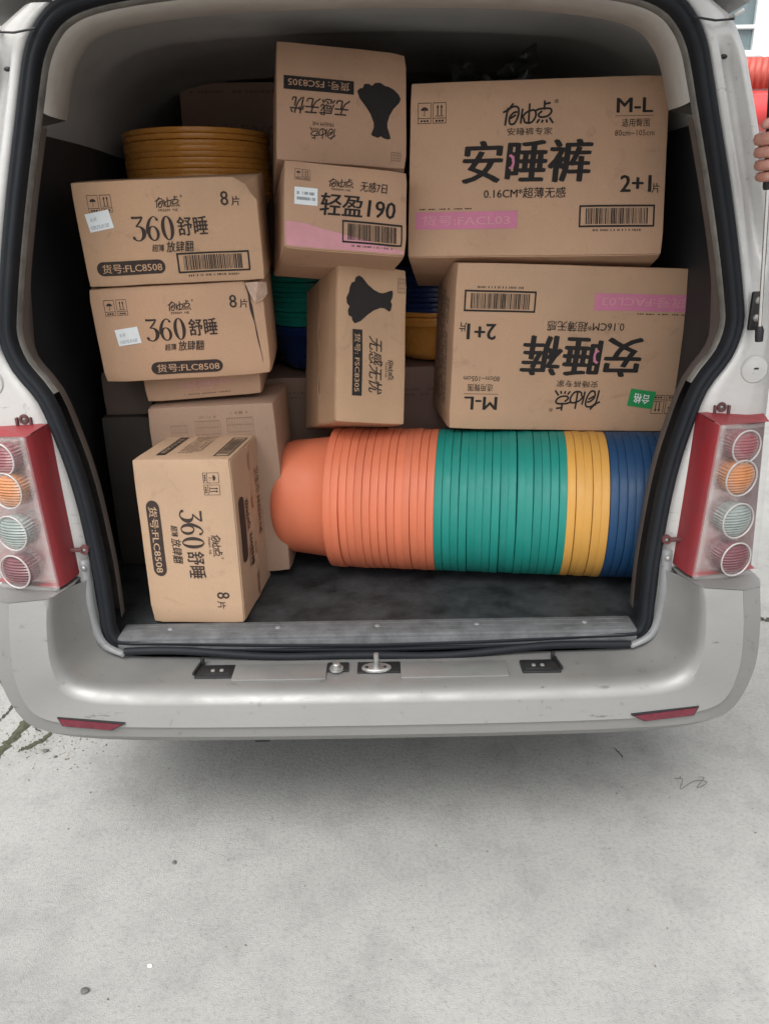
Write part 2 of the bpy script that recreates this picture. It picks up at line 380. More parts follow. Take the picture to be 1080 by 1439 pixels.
# rubber seal: a soft hollow bulb in two ridges
seal_path = full(contour(0.017))
def seal_ring(inset, dy): return [p + Vector((0, dy, 0)) for p in full(contour(inset))]
seal = loft('door_seal', [seal_ring(0.000, 0.012), seal_ring(-0.002, -0.004), seal_ring(0.004, -0.014), seal_ring(0.011, -0.016), seal_ring(0.0145, -0.011), seal_ring(0.019, -0.019),
                          seal_ring(0.027, -0.018), seal_ring(0.032, -0.008), seal_ring(0.032, 0.012)], M['rubber'], van, closed=True, flip=True)
# loose run of the seal sagging along the sill
sag = []
for i in range(41):
    t = i / 40; x = -0.60 + 1.2 * t
    sag.append((x, 0.168 - 0.008 * math.sin(math.pi * t), 0.548 - 0.020 * math.sin(math.pi * t) ** 2 + 0.004 * math.sin(t * 17)))
tube('seal_lip', sag, 0.0095, M['rubber'], seal, 8)
# bare metal flange and trim behind the seal
fl = [[p + Vector((0, 0.012, 0)) for p in contour(0.0325) if p.z > 1.12], [p + Vector((0, 0.014, 0)) for p in contour(0.0365) if p.z > 1.12], [p + Vector((0, 0.03, 0)) for p in contour(0.038) if p.z > 1.12]]
nfl = min(len(r) for r in fl); fl = [r[:nfl] for r in fl]
for s in (1, -1):
    loft('door_flange', [[Vector((s * p.x, p.y, p.z)) for p in r] for r in fl], M['flange'], van, flip=(s > 0))
def wall_x(z):
    if z < 1.70: return 0.805 - 0.03 * max(0, (z - 1.2)) / 0.5
    t = min(1, (z - 1.70) / 0.265); return 0.775 - 0.02 * t - 0.30 * t ** 2.6
def shell_pt(p, y):
    x, z = p.x, p.z
    if z < 0.62 and x < 0.585: return Vector((min(0.80, x * 1.22) if x > 0.3 else x * 1.22, y, 0.578))
    if z > 1.86 or x < 0.60:
        zz = 1.972 - 0.015 * (x / 0.6) ** 2 if x < 0.45 else 1.972 - 0.012 - 0.12 * ((x - 0.45) / 0.3) ** 2
        return Vector((x * 1.02, y, zz))
    return Vector((max(wall_x(z), x + 0.004), y, z))
half_in = contour(0.0385)
r0 = [p + Vector((0, 0.03, 0)) for p in half_in]
r1 = [p + Vector((0.003, 0.065, 0)) for p in half_in]
r2 = [(p + Vector((0.0, 0.10, 0))).lerp(shell_pt(p, p.y + 0.10), 0.35) for p in half_in]
r3 = [shell_pt(p, p.y + 0.17) for p in half_in]
for s in (1, -1):
    for nm, sel, mt in (('pillar_liner', lambda z: z >= 1.69, 'pliner'), ('pillar_trim', lambda z: z < 1.715 and z > 0.606, 'trim')):
        idx = [i for i, p in enumerate(half_in) if sel(p.z)]
        if mt == 'pliner':
            def inn(p, k, dy): return Vector((p.x * (1 - k) if p.x > 0.3 else p.x, p.y + dy, p.z - k * 0.35))
            R4 = (r0, [inn(half_in[i], 0.012, 0.04) for i in range(len(half_in))], [inn(half_in[i], 0.008, 0.09) for i in range(len(half_in))], [inn(half_in[i], -0.012, 0.18) for i in range(len(half_in))], [shell_pt(p, p.y + 0.26) for p in half_in])
        else: R4 = (r0, r1, r2, r3)
        rows = [[Vector((s * r[i].x, r[i].y, r[i].z)) for i in idx] for r in R4]
        loft(nm, rows, M[mt], van, flip=(s > 0))
# side walls, liner and ceiling
def swall(zs): return [(wall_x(z), z) for z in zs]
ys = [0.405 + i * (2.07 / 44) for i in range(45)]
for s in (1, -1):
    rows = []
    for y in ys:
        rows.append([Vector((s * (wall_x(z) + 0.012 * math.sin(y * 9) * math.sin((z - 0.57) * 5)), y, z)) for z in [0.566 + k * (1.14 / 14) for k in range(15)]])
    loft('side_panel', rows, M['side'], van, flip=(s < 0))
rows = []
ysc = [0.40 + i * (2.07 / 60) for i in range(61)]
for y in ysc:
    row = []
    rib = 0.010 * (max(0, math.cos((y - 0.86) * 2 * math.pi / 0.55)) ** 6)
    prof = catmull([(-0.785, 0, 1.69), (-0.77, 0, 1.76), (-0.72, 0, 1.86), (-0.60, 0, 1.935), (-0.40, 0, 1.962), (0, 0, 1.975), (0.40, 0, 1.962), (0.60, 0, 1.935), (0.72, 0, 1.86), (0.77, 0, 1.76), (0.785, 0, 1.69)], 4)
    rows.append([Vector((p.x, y, p.z - rib * (1 if p.z > 1.85 else 0.2))) for p in prof])
loft('roof_liner', rows, M['liner'], van, flip=False)
rbox('partition', (1.62, 0.03, 1.44), (0, 2.50, 1.28), M['side'], van, 0.004)
for s in (1, -1):
    gsl = rbox('liner_clip', (0.075, 0.03, 0.012), (s * 0.46, 0.50, 1.930), M['pliner'], van, 0.005)
# cargo floor with pressed ribs and the sill plate
rows = []
for y in [0.20 + 2.28 * i / 40 for i in range(41)]:
    rows.append([Vector((-0.80 + 1.6 * j / 80, y, 0.566 + 0.0012 * math.sin(j * 1.7) + 0.001 * noise.noise((j * 0.3, y * 9, 0)))) for j in range(81)])
loft('cargo_floor', rows, M['floor'], van, flip=True)
sp = rbox('sill_plate', (1.235, 0.072, 0.016), (0, 0.212, 0.572), M['sill'], van, 0.005)
rbox('sill_face', (1.235, 0.012, 0.026), (0, 0.180, 0.558), M['sill'], sp, 0.004)
for k in range(3):
    rbox('sill_rib', (1.20, 0.0030, 0.0014), (0, 0.190 + k * 0.020, 0.5805), M['sill'], sp, 0.0006, seg=1)
for x in (-0.50, -0.24, 0.0, 0.24, 0.50):
    V, F = revolve_vf([(0.0, 0.0030), (0.004, 0.0030), (0.0065, 0.0015), (0.007, 0.0)], 14)
    mesh('screw', [(a + x, b + 0.214, c + 0.5806) for a, b, c in V], F, M['step'], sp, True)

# outer skin of the rear end
def side_x(z):
    pts = [(0.30, 0.84), (0.5, 0.868), (0.8, 0.885), (1.1, 0.892), (1.27, 0.885), (1.447, 0.862), (1.564, 0.834), (1.70, 0.795), (1.80, 0.765), (1.88, 0.725), (1.95, 0.66), (2.0, 0.56), (2.03, 0.3), (2.04, 0.0)]
    for (a, b), (c, d) in zip(pts, pts[1:]):
        if a <= z <= c: return b + (d - b) * (z - a) / (c - a)
    return 0.0
half_out = contour(-0.001, 4)
zt = [i for i, p in enumerate(half_out) if p.z > 0.60 and p.x > 0.60]
for s in (1, -1):
    rows = [[] for _ in range(12)]
    for i in zt:
        p = half_out[i]; sx = max(side_x(p.z + max(0, (p.z - 1.85)) * 0.6), p.x + 0.05); wdt = sx - p.x
        gz = max(0, min(1, (p.z - 1.38) / 0.06)) * max(0, min(1, (1.83 - p.z) / 0.05))
        y0 = p.y
        prof = [(0.0, 0.02), (0.0, 0.0), (0.20, -0.004), (0.27, -0.003 + 0.002 * gz), (0.34, -0.003 + 0.024 * gz), (0.64, -0.002 + 0.030 * gz), (0.70, 0.002 * gz), (0.82, 0.0 + 0.006 * (1 - gz)), (0.93, 0.012), (1.0, 0.045)]
        for k, (t, dy) in enumerate(prof): rows[k].append(Vector((s * (p.x + wdt * t), y0 + dy, p.z)))
        rows[10].append(Vector((s * (sx + 0.012), y0 + 0.14, p.z))); rows[11].append(Vector((s * (sx + 0.03), 3.3, p.z)))
    loft('quarter_panel', rows, M['paint'], van, flip=(s < 0))
# skirt of the sides below, roof skin, header above the opening, front end, underside
for s in (1, -1):
    loft('side_skirt', [[Vector((s * (side_x(z) + 0.012), 0.34, z)) for z in (0.36, 0.45, 0.55, 0.66)], [Vector((s * (side_x(z) + 0.03), 3.3, z)) for z in (0.36, 0.45, 0.55, 0.66)]], M['paint'], van, flip=(s < 0))
rp_ = catmull([(-0.76, 0, 1.885), (-0.70, 0, 1.945), (-0.58, 0, 1.995), (-0.3, 0, 2.028), (0, 0, 2.035), (0.3, 0, 2.028), (0.58, 0, 1.995), (0.70, 0, 1.945), (0.76, 0, 1.885)], 4)
loft('roof_skin', [[Vector((p.x * 0.985, 0.30, p.z)) for p in rp_], [Vector((p.x, 0.36, p.z + 0.006)) for p in rp_], [Vector((p.x, 3.0, p.z + 0.03)) for p in rp_]], M['paint'], van)
hd = [p for p in half_out if p.z > 1.90]
hd = [Vector((-p.x, p.y, p.z)) for p in hd[::-1]] + hd[1:]
loft('header_panel', [hd, [Vector((p.x * 1.02, 0.312, 1.99 + 0.045 * (1 - (p.x / 0.62) ** 2) * 0.9)) for p in hd]], M['paint'], van)
rows = [[Vector((x, y, z)) for x, z in ((-0.9, 0.4), (-0.9, 1.1), (-0.8, 1.7), (-0.6, 2.05), (0, 2.06), (0.6, 2.05), (0.8, 1.7), (0.9, 1.1), (0.9, 0.4))] for y in (3.25, 3.3)]
rows += [[Vector((x * 0.95, y, 0.4 + (z - 0.4) * k)) for x, z in ((-0.9, 0.4), (-0.9, 1.1), (-0.8, 1.7), (-0.6, 2.05), (0, 2.06), (0.6, 2.05), (0.8, 1.7), (0.9, 1.1), (0.9, 0.4))] for y, k in ((3.9, 0.85), (4.3, 0.45), (4.5, 0.25))]
loft('front_end', rows, M['paint'], van)
rbox('underbody', (1.5, 3.9, 0.10), (0, 2.35, 0.47), M['black'], van, 0.01)
rbox('rear_crossmember', (1.30, 0.10, 0.09), (0, 0.24, 0.455), M['black'], van, 0.01)
# wheels
for (x, y) in ((-0.77, 0.98), (0.77, 0.98), (-0.77, 3.6), (0.77, 3.6)):
    V, F = revolve_vf([(0.19, -0.09), (0.29, -0.095), (0.315, -0.07), (0.32, 0), (0.315, 0.07), (0.29, 0.095), (0.19, 0.09)], 40)
    wh = mesh('wheel', [(c + x, a + y, b + 0.32) for a, b, c in V], F, M['tyre'], van, True, 40)
    V, F = revolve_vf([(0.0, 0.05), (0.05, 0.055), (0.06, 0.03), (0.15, 0.02), (0.19, 0.07), (0.195, 0.0), (0.19, -0.07), (0.0, -0.06)], 32)
    mesh('rim', [((c if x > 0 else -c) + x, a + y, b + 0.32) for a, b, c in V], F, M['steel'], wh, True, 40)

# raised tailgate, hinged at the roof
tg_prof = catmull([(0, 0.30, 2.045), (0, 0.10, 2.13), (0, -0.15, 2.20), (0, -0.42, 2.26), (0, -0.65, 2.33), (0, -0.78, 2.42)], 4)
def tgw(i): t = i / (len(tg_prof) - 1); return 0.64 + 0.17 * math.sin(min(1, t * 1.5) * math.pi / 2) - 0.10 * max(0, t - 0.6) / 0.4
rows = []
for i, p in enumerate(tg_prof):
    rows.append([Vector((tgw(i) * k / 10, p.y, p.z - 0.03 * (abs(k) / 10) ** 4)) for k in range(-10, 11)])
tg = loft('tailgate', rows, M['paint'], van, thick=0.05)
loft('tailgate_window', [[Vector((r[k].x * 0.82, r[k].y, r[k].z - 0.029)) for k in range(2, 19)] for r in rows[3:11]], M['glass'], tg, flip=True)
for s in (-1, 1):
    hg = rbox('tailgate_hinge', (0.05, 0.10, 0.03), (s * 0.60, 0.29, 1.985), M['paint'], van, 0.008)

# bumper: eight lines from its upright end to the middle, mirrored
BQ = {
 'in_back': [(0.660, 0.195, 0.728), (0.658, 0.192, 0.67), (0.652, 0.188, 0.60), (0.636, 0.182, 0.553), (0.595, 0.178, 0.533), (0.50, 0.176, 0.527), (0.30, 0.175, 0.525), (0.0, 0.175, 0.525)],
 'in_mid': [(0.690, 0.16, 0.728), (0.688, 0.155, 0.665), (0.678, 0.14, 0.59), (0.655, 0.13, 0.545), (0.607, 0.125, 0.526), (0.50, 0.12, 0.523), (0.30, 0.12, 0.522), (0.0, 0.12, 0.522)],
 'edge0': [(0.712, 0.100, 0.728), (0.713, 0.080, 0.664), (0.704, 0.062, 0.592), (0.676, 0.056, 0.546), (0.618, 0.054, 0.528), (0.505, 0.052, 0.524), (0.30, 0.050, 0.524), (0.0, 0.049, 0.524)],
 'edge1': [(0.722, 0.086, 0.728), (0.724, 0.062, 0.660), (0.717, 0.040, 0.585), (0.690, 0.030, 0.530), (0.628, 0.024, 0.508), (0.51, 0.019, 0.503), (0.30, 0.015, 0.503), (0.0, 0.013, 0.503)],
 'edge2': [(0.7314, 0.0846, 0.7279), (0.7334, 0.0606, 0.6586), (0.7265, 0.0388, 0.5814), (0.6986, 0.0286, 0.524), (0.633, 0.0221, 0.5019), (0.5124, 0.0168, 0.497), (0.3, 0.0127, 0.4969), (0.0, 0.0107, 0.4969)],
 'face1': [(0.761, 0.08, 0.7275), (0.763, 0.056, 0.654), (0.7565, 0.035, 0.57), (0.726, 0.024, 0.505), (0.649, 0.016, 0.4825), (0.52, 0.01, 0.478), (0.3, 0.0055, 0.4775), (0.0, 0.0035, 0.4775)],
 'face2': [(0.800, 0.074, 0.727), (0.802, 0.050, 0.648), (0.796, 0.030, 0.555), (0.762, 0.018, 0.480), (0.67, 0.008, 0.457), (0.53, 0.001, 0.453), (0.30, -0.004, 0.452), (0.0, -0.006, 0.452)],
 'face3': [(0.803, 0.0785, 0.727), (0.805, 0.0555, 0.646), (0.799, 0.037, 0.552), (0.765, 0.025, 0.476), (0.672, 0.0145, 0.4535), (0.53, 0.0075, 0.4495), (0.30, 0.0025, 0.4485), (0.0, 0.0005, 0.4485)],
 'face4': [(0.846, 0.092, 0.726), (0.850, 0.072, 0.638), (0.842, 0.054, 0.535), (0.796, 0.038, 0.446), (0.705, 0.018, 0.428), (0.55, 0.008, 0.424), (0.30, 0.002, 0.423), (0.0, 0.000, 0.423)],
 'rim': [(0.864, 0.130, 0.725), (0.868, 0.115, 0.630), (0.856, 0.098, 0.515), (0.800, 0.070, 0.424), (0.72, 0.040, 0.409), (0.56, 0.022, 0.405), (0.30, 0.016, 0.404), (0.0, 0.014, 0.404)],
 'under': [(0.870, 0.330, 0.725), (0.874, 0.330, 0.620), (0.860, 0.330, 0.49), (0.80, 0.330, 0.41), (0.72, 0.18, 0.395), (0.56, 0.12, 0.390), (0.30, 0.12, 0.388), (0.0, 0.12, 0.388)],
}
def brow(k):
    h = catmull(BQ[k], 6)
    return h + [Vector((-p.x, p.y, p.z)) for p in h[-2::-1]]
BQ['edge0b'] = [tuple((a + b) / 2 + d for a, b, d in zip(p, q, (0.0, -0.002, 0.003))) for p, q in zip(BQ['edge0'], BQ['edge1'])]
BQ['edge0a'] = [tuple(a + (b - a) * 0.25 for a, b in zip(p, q)) for p, q in zip(BQ['edge0'], BQ['in_mid'])]
bum = loft('bumper', [brow(k) for k in ('in_back', 'in_mid', 'edge0a', 'edge0', 'edge0b', 'edge1', 'edge2', 'face1', 'face2', 'face3', 'face4', 'rim', 'under')], M['bumper'], van, flip=False, sharp=31)
for s in (1, -1):   # flat top of the upright ends below the lamps
    top = [Vector((s * BQ[k][0][0], BQ[k][0][1], BQ[k][0][2])) for k in ('in_mid', 'edge0', 'edge1', 'face1', 'face2', 'face4', 'rim', 'under')]
    mesh('end_cap', [p + Vector((0, 0, 0.001)) for p in top] + [Vector((s * 0.69, 0.33, 0.729))], [tuple(range(9)) if s < 0 else tuple(range(9))[::-1]], M['bumper'], bum)
    # chrome-screwed upright strip between lamp and seal
    st = loft('corner_strip', [catmull([(s * 0.684, 0.192, 0.775), (s * 0.680, 0.176, 0.70), (s * 0.672, 0.168, 0.62), (s * 0.650, 0.160, 0.566), (s * 0.60, 0.154, 0.541)], 5),
                               catmull([(s * 0.663, 0.198, 0.775), (s * 0.660, 0.183, 0.70), (s * 0.655, 0.176, 0.62), (s * 0.637, 0.170, 0.572), (s * 0.595, 0.165, 0.549)], 5)], M['step'], bum, flip=(s > 0), thick=0.0015)
    V, F = revolve_vf([(0.0, 0.004), (0.004, 0.004), (0.006, 0.002), (0.0065, 0.0)], 14)
    mesh('screw', [(a + s * 0.673, 0.187 - c, b + 0.757) for a, b, c in V], F, M['steel'], bum, True)
    # red reflector let into the face
    q = [(0.565, 0.4625), (0.708, 0.4720), (0.700, 0.4545), (0.592, 0.4480)]
    fr = [(0.559, 0.4640), (0.7115, 0.4742), (0.7025, 0.4525), (0.590, 0.4458)]
    def bf(x, off): return 0.003 + max(0, (x - 0.53)) * 0.085 - off
    if True:
        V = [Vector((s * x, bf(x, 0.009), z)) for x, z in q] + [Vector((s * x, bf(x, -0.012), z)) for x, z in q]
        rf = mesh('reflector', V, [(0, 1, 2, 3), (0, 4, 5, 1), (1, 5, 6, 2), (2, 6, 7, 3), (3, 7, 4, 0)], M['refl'], bum)
        V = [Vector((s * x, bf(x, 0.007), z)) for x, z in fr] + [Vector((s * x, bf(x, -0.012), z)) for x, z in fr]
        mesh('reflector_frame', V, [(0, 1, 2, 3), (0, 4, 5, 1), (1, 5, 6, 2), (2, 6, 7, 3), (3, 7, 4, 0)], M['black'], bum)
    # latch pocket in the step
    px = s * 0.375
    rbox('latch_pocket', (0.088, 0.052, 0.010), (px, 0.108, 0.524), M['black'], bum, 0.003)
    rbox('latch_plate', (0.060, 0.034, 0.008), (px - s * 0.006, 0.108, 0.5265), M['black'], bum, 0.002)
    for dx in (-0.010, 0.010):
        rbox('rivet', (0.009, 0.009, 0.006), (px - s * 0.006 + dx, 0.104, 0.531), M['steel'], bum, 0.002)
    rbox('latch_arm', (0.006, 0.050, 0.008), (px + s * 0.043, 0.114, 0.531), M['black'], bum, 0.002, rot=(s * 0.15, 'Z'))
    rbox('latch_hook', (0.009, 0.012, 0.020), (px + s * 0.036, 0.140, 0.535), M['black'], bum, 0.003)
# step covers, bolt and striker
rbox('step_cover', (0.245, 0.066, 0.006), (0.175, 0.100, 0.5255), M['bumper'], bum, 0.002)
rbox('step_cover', (0.215, 0.066, 0.006), (-0.225, 0.100, 0.5255), M['bumper'], bum, 0.002)
rbox('striker_recess', (0.10, 0.045, 0.006), (0.003, 0.115, 0.525), M['black'], bum, 0.002)
V, F = revolve_vf([(0.0, 0.006), (0.030, 0.006), (0.034, 0.004), (0.035, 0.0)], 28)
sk = mesh('striker_plate', [(a - 0.003, b * 0.55 + 0.108, c + 0.527) for a, b, c in V], F, M['steel'], bum, True, 30)
tube('striker_pin', [(-0.003, 0.104, 0.53), (-0.003, 0.103, 0.548), (-0.003, 0.104, 0.568)], [0.008, 0.0065, 0.006], M['steel'], sk, 12)
for dx in (-0.022, 0.020):
    V, F = revolve_vf([(0.0, 0.002), (0.0035, 0.002), (0.004, 0.0)], 10)
    mesh('striker_hole', [(a - 0.003 + dx, b + 0.104, c + 0.5328) for a, b, c in V], F, M['black'], sk)
rbox('bolt_recess', (0.050, 0.036, 0.006), (-0.092, 0.118, 0.526), M['black'], bum, 0.002)
V, F = revolve_vf([(0.0, 0.016), (0.007, 0.016), (0.009, 0.014), (0.009, 0.006), (0.016, 0.005), (0.017, 0.0)], 12)
mesh('bolt', [(a - 0.095, b + 0.106, c + 0.528) for a, b, c in V], F, M['steel'], bum, True, 30)

rbox('tow_loop', (0.035, 0.06, 0.014), (-0.265, 0.06, 0.392), M['black'], van, 0.004)
# tail lamps
def tail_light(s):
    t = empty('tail_light'); t.parent = van
    fi_t, fi_b = Vector((0.736, 0.150, 1.078)), Vector((0.710, 0.128, 0.735))      # inner edge of the lens
    fo_t, fo_b = Vector((0.870, 0.200, 1.070)), Vector((0.872, 0.165, 0.733))      # outer edge
    bi_t, bi_b = Vector((0.722, 0.232, 1.088)), Vector((0.692, 0.205, 0.738))      # against the body
    def mx(v): return Vector((s * v.x, v.y, v.z))
    n = 12
    # housing: inner side wall with a rounded shoulder, top and bottom
    rows = []
    for i in range(n + 1):
        k = i / n
        b = bi_t.lerp(bi_b, k); f = fi_t.lerp(fi_b, k)
        rows.append([mx(b + Vector((-0.006, 0.012, 0))), mx(b), mx(b.lerp(f, 0.25) + Vector((-0.002, 0, 0))), mx(b.lerp(f, 0.7) + Vector((-0.003, 0, 0))), mx(b.lerp(f, 0.93)), mx(f + Vector((0.004, 0.002, 0)))])
    loft('lamp_housing', rows, M['redhouse'], t, flip=(s < 0), sharp=50)
    tp = [mx(bi_t), mx(fi_t + Vector((0.002, 0.002, 0))), mx(fo_t + Vector((0, 0.01, 0))), mx(Vector((0.875, 0.27, 1.085)))]
    mesh('housing_top', tp, [(0, 1, 2, 3) if s > 0 else (3, 2, 1, 0)], M['redhouse'], t)
    bt = [mx(bi_b), mx(fi_b + Vector((0.002, 0.002, 0))), mx(fo_b + Vector((0, 0.01, 0))), mx(Vector((0.872, 0.27, 0.735)))]
    mesh('housing_base', bt, [(3, 2, 1, 0) if s > 0 else (0, 1, 2, 3)], M['redhouse'], t)
    # reflector plate behind the lens, red band along the inner side and bottom
    dy = Vector((0, 0.030, 0))
    grid = []
    for i in range(9):
        k = i / 8; a = fi_t.lerp(fi_b, k); b = fo_t.lerp(fo_b, k)
        grid.append([mx(a.lerp(b, j / 8) + dy + Vector((0, -0.012 * math.sin(math.pi * j / 8), 0))) for j in range(9)])
    loft('reflector_plate', grid, M['lampback'], t, flip=(s > 0))
    # clear lens, slightly crowned, with an outer return and a clear rim
    grid = []
    for i in range(13):
        k = i / 12; a = fi_t.lerp(fi_b, k); b = fo_t.lerp(fo_b, k)
        row = [mx(a.lerp(b, j / 12) + Vector((0, -0.014 * math.sin(math.pi * j / 12) ** 0.8, 0))) for j in range(13)]
        row.append(mx(b + Vector((0.010, 0.05, 0)))); row.append(mx(b + Vector((0.014, 0.10, 0))))
        grid.append(row)
    loft('lens', grid, M['lens'], t, flip=(s > 0))
    rim = [mx(fi_t.lerp(fi_b, k / 10) + Vector((0.004, -0.004, 0))) for k in range(11)]
    tube('lens_rim', rim, 0.0075, M['lens'], t, 8)
    rim = [mx(fi_b.lerp(fo_b, k / 10) + Vector((0, -0.010 * math.sin(math.pi * k / 10) - 0.003, 0.002))) for k in range(11)]
    tube('lens_rim', rim, 0.006, M['lens'], t, 8)
    rim = [mx(fi_t.lerp(fo_t, k / 10) + Vector((0, -0.010 * math.sin(math.pi * k / 10) - 0.003, -0.002))) for k in range(11)]
    tube('lens_rim', rim, 0.005, M['lens'], t, 8)
    # the four round lamps
    for (px, py, r, mt) in ((1049, 629, 0.036, 'lred'), (1040, 672, 0.040, 'lorange'), (1033, 730, 0.040, 'lclear'), (1028, 782, 0.039, 'lpurple')):
        c = at(px, py, 0.155); cx, cz = c.x - XC, c.z
        kz = (1.078 - cz) / (1.078 - 0.735); yy = (0.150 + 0.05 * 0.55) * (1 - kz) + (0.128 + 0.037 * 0.55) * kz - 0.010
        V, F = revolve_vf([(0.0, 0.009), (r * 0.4, 0.0075), (r * 0.75, 0.003), (r * 0.93, 0.0), (r, -0.002), (r * 0.97, -0.012), (r * 0.90, -0.034)], 32)
        tilt = Matrix.Rotation(s * 0.30, 3, 'Z')
        def place(v, dyy=0.0): 
            q = tilt @ Vector((v[0], -v[2] + dyy, v[1])); return (s * cx + q.x, yy + q.y, cz + q.z)
        lp = mesh('lamp', [place(v) for v in V], F, M[mt], t, True)
        ring = [(r * math.cos(2 * math.pi * k / 40), r * math.sin(2 * math.pi * k / 40), 0.004) for k in range(40)]
        tube('lamp_ring', [place(v) for v in ring], 0.0020, M['ring'], t, 8, closed=True)
    # mounting tabs with screws
    for (x, y, z, lie) in ((0.772, 0.243, 1.098, 0), (0.668, 0.200, 0.800, 1)):
        V, F = revolve_vf([(0.0055, 0.0), (0.0055, 0.010), (0.010, 0.010), (0.0115, 0.006), (0.0115, 0.0)], 20)
        tb = mesh('mounting_tab', [(s * (x + a), y - c, z + b) for a, b, c in V], F, M['tab'], t, True, 30)
        if lie: rbox('tab_arm', (0.03, 0.010, 0.010), (s * (x + 0.02), y - 0.004, z), M['tab'], t, 0.003)
        else:
            for dx in (-0.014, 0.014): rbox('tab_arm', (0.006, 0.014, 0.022), (s * (x + dx * 1.1), y - 0.006, z - 0.006), M['tab'], t, 0.002)
        V, F = revolve_vf([(0.0, 0.006), (0.004, 0.006), (0.0055, 0.003), (0.0055, 0.0)], 12)
        mesh('screw', [(s * (x + a), y - c - 0.002, z + b) for a, b, c in V], F, M['steel'], t, True)
for s in (1, -1): tail_light(s)

for s in (1, -1):   # seam of the roof panel, its lip and the drain hole
    a_, b_, c_ = at(974, 24, 0.283), at(1004, 29, 0.280), at(1030, 27, 0.290)
    tube('roof_seam', [Vector((s * (q.x - XC), q.y - 0.002, q.z)) for q in (a_, b_, c_)], 0.0022, M['black'], van, 6)
    d_ = at(1034, 20, 0.292); rbox('roof_lip', (0.022, 0.030, 0.008), (s * (d_.x - XC), d_.y, d_.z), M['paint'], van, 0.003, rot=(-s * 0.5, 'Y'))
    e_ = at(1019, 78, 0.300); V, F = revolve_vf([(0.0, 0.004), (0.004, 0.003), (0.006, 0.0)], 12)
    mesh('drain_hole', [(s * (e_.x - XC) + a * 1.3, 0.310 - c, e_.z + b * 0.8) for a, b, c in V], F, M['black'], van, True)
# strut bracket, gas strut, round body plugs, drain hole
for s in (1, -1):
    b = rbox('strut_bracket', (0.024, 0.012, 0.080), (s * 0.814, 0.232, 1.305), M['black'], van, 0.004)
    for dz in (0.022, -0.014):
        V, F = revolve_vf([(0.0, 0.006), (0.005, 0.006), (0.0075, 0.003), (0.008, 0.0)], 14)
        mesh('bolt', [(s * 0.815 + a, 0.226 - c, 1.305 + dz + bb) for a, bb, c in V], F, M['steel'], b, True)
    V, F = revolve_vf([(0.0, 0.006), (0.008, 0.007), (0.020, 0.004), (0.027, 0.004), (0.030, 0.0)], 28)
    pl = mesh('body_plug', [(s * 0.835 + a, ylip(1.18) - 0.003 - c, 1.178 + bb) for a, bb, c in V], F, M['paint'], van, True, 40)
    rbox('plug_slot', (0.010, 0.004, 0.004), (s * 0.837, ylip(1.18) - 0.0095, 1.182), M['black'], pl, 0.001)
p0 = at(1066, 470, 0.205) - Vector((XC, 0, 0)); p1 = at(1078.5, 262, 0.185) - Vector((XC, 0, 0))
dirn = (p1 - p0)
gs = tube('gas_strut', [p0, p0 + dirn * 0.5, p1], 0.0042, M['chrome'], van, 12)
tube('strut_socket', [p0 - dirn * 0.05, p0 + dirn * 0.03, p0 + dirn * 0.06], [0.008, 0.009, 0.006], M['black'], gs, 12)
tube('strut_cylinder', [p1 - dirn * 0.02, p1, p1 + dirn * 0.4, p1 + dirn * 1.38], [0.008, 0.010, 0.010, 0.010], M['black'], gs, 14)

# ------------------------------------------------------------------ cartons
def txt_mesh(s, shear=0.0):
    c = bpy.data.curves.new('t', 'FONT'); c.body = s; c.shear = shear; c.resolution_u = 2
    o = bpy.data.objects.new('t', c); COL.objects.link(o)
    dg = bpy.context.evaluated_depsgraph_get(); ev = o.evaluated_get(dg)
    me = bpy.data.meshes.new_from_object(ev)
    V = [(v.co.x, v.co.y) for v in me.vertices]; F = [tuple(p.vertices) for p in me.polygons]
    bpy.data.objects.remove(o); bpy.data.meshes.remove(me); bpy.data.curves.remove(c)
    return V, F
_tc = {}
def text2d(s, shear=0.0, bold=0):
    """unit-box text: returns V in 0..1 (x right, y up), layer index per vertex, faces"""
    key = (s, shear, bold)
    if key in _tc: return _tc[key]
    V, F = txt_mesh(s, shear)
    x0, x1 = min(v[0] for v in V), max(v[0] for v in V); y0, y1 = min(v[1] for v in V), max(v[1] for v in V)
    hgt = y1 - y0
    shifts = [(0, 0)]
    if bold: shifts = [(-bold, 0), (-bold / 2, bold * 0.35), (0, 0), (bold / 2, -bold * 0.35), (bold, 0)]
    OV, OF = [], []
    for k, (dx, dy) in enumerate(shifts):
        b = len(OV)
        OV += [((v[0] + dx * hgt - x0) / (x1 - x0), (v[1] + dy * hgt - y0) / hgt, k) for v in V]
        OF += [tuple(i + b for i in f) for f in F]
    _tc[key] = (OV, OF); return _tc[key]
def brush(strokes, w):
    """pen strokes -> flat ribbons; strokes: lists of (x,y[,width])"""
    V, F = [], []
    for k, st in enumerate(strokes):
        pts = [Vector((p[0], p[1], p[2] if len(p) > 2 else w)) for p in st]
        if len(pts) > 2: pts = catmull(pts, 5)
        b = len(V)
        for i, p in enumerate(pts):
            a, c = pts[max(i - 1, 0)], pts[min(i + 1, len(pts) - 1)]
            t = Vector((c.x - a.x, c.y - a.y))
            t = t.normalized() if t.length > 1e-9 else Vector((1, 0)); nn = Vector((-t.y, t.x)) * (p.z / 2)
            V += [(p.x + nn.x, p.y + nn.y, k), (p.x - nn.x, p.y - nn.y, k)]
        for i in range(len(pts) - 1): F.append((b + 2 * i, b + 2 * i + 1, b + 2 * i + 3, b + 2 * i + 2))
    return V, F
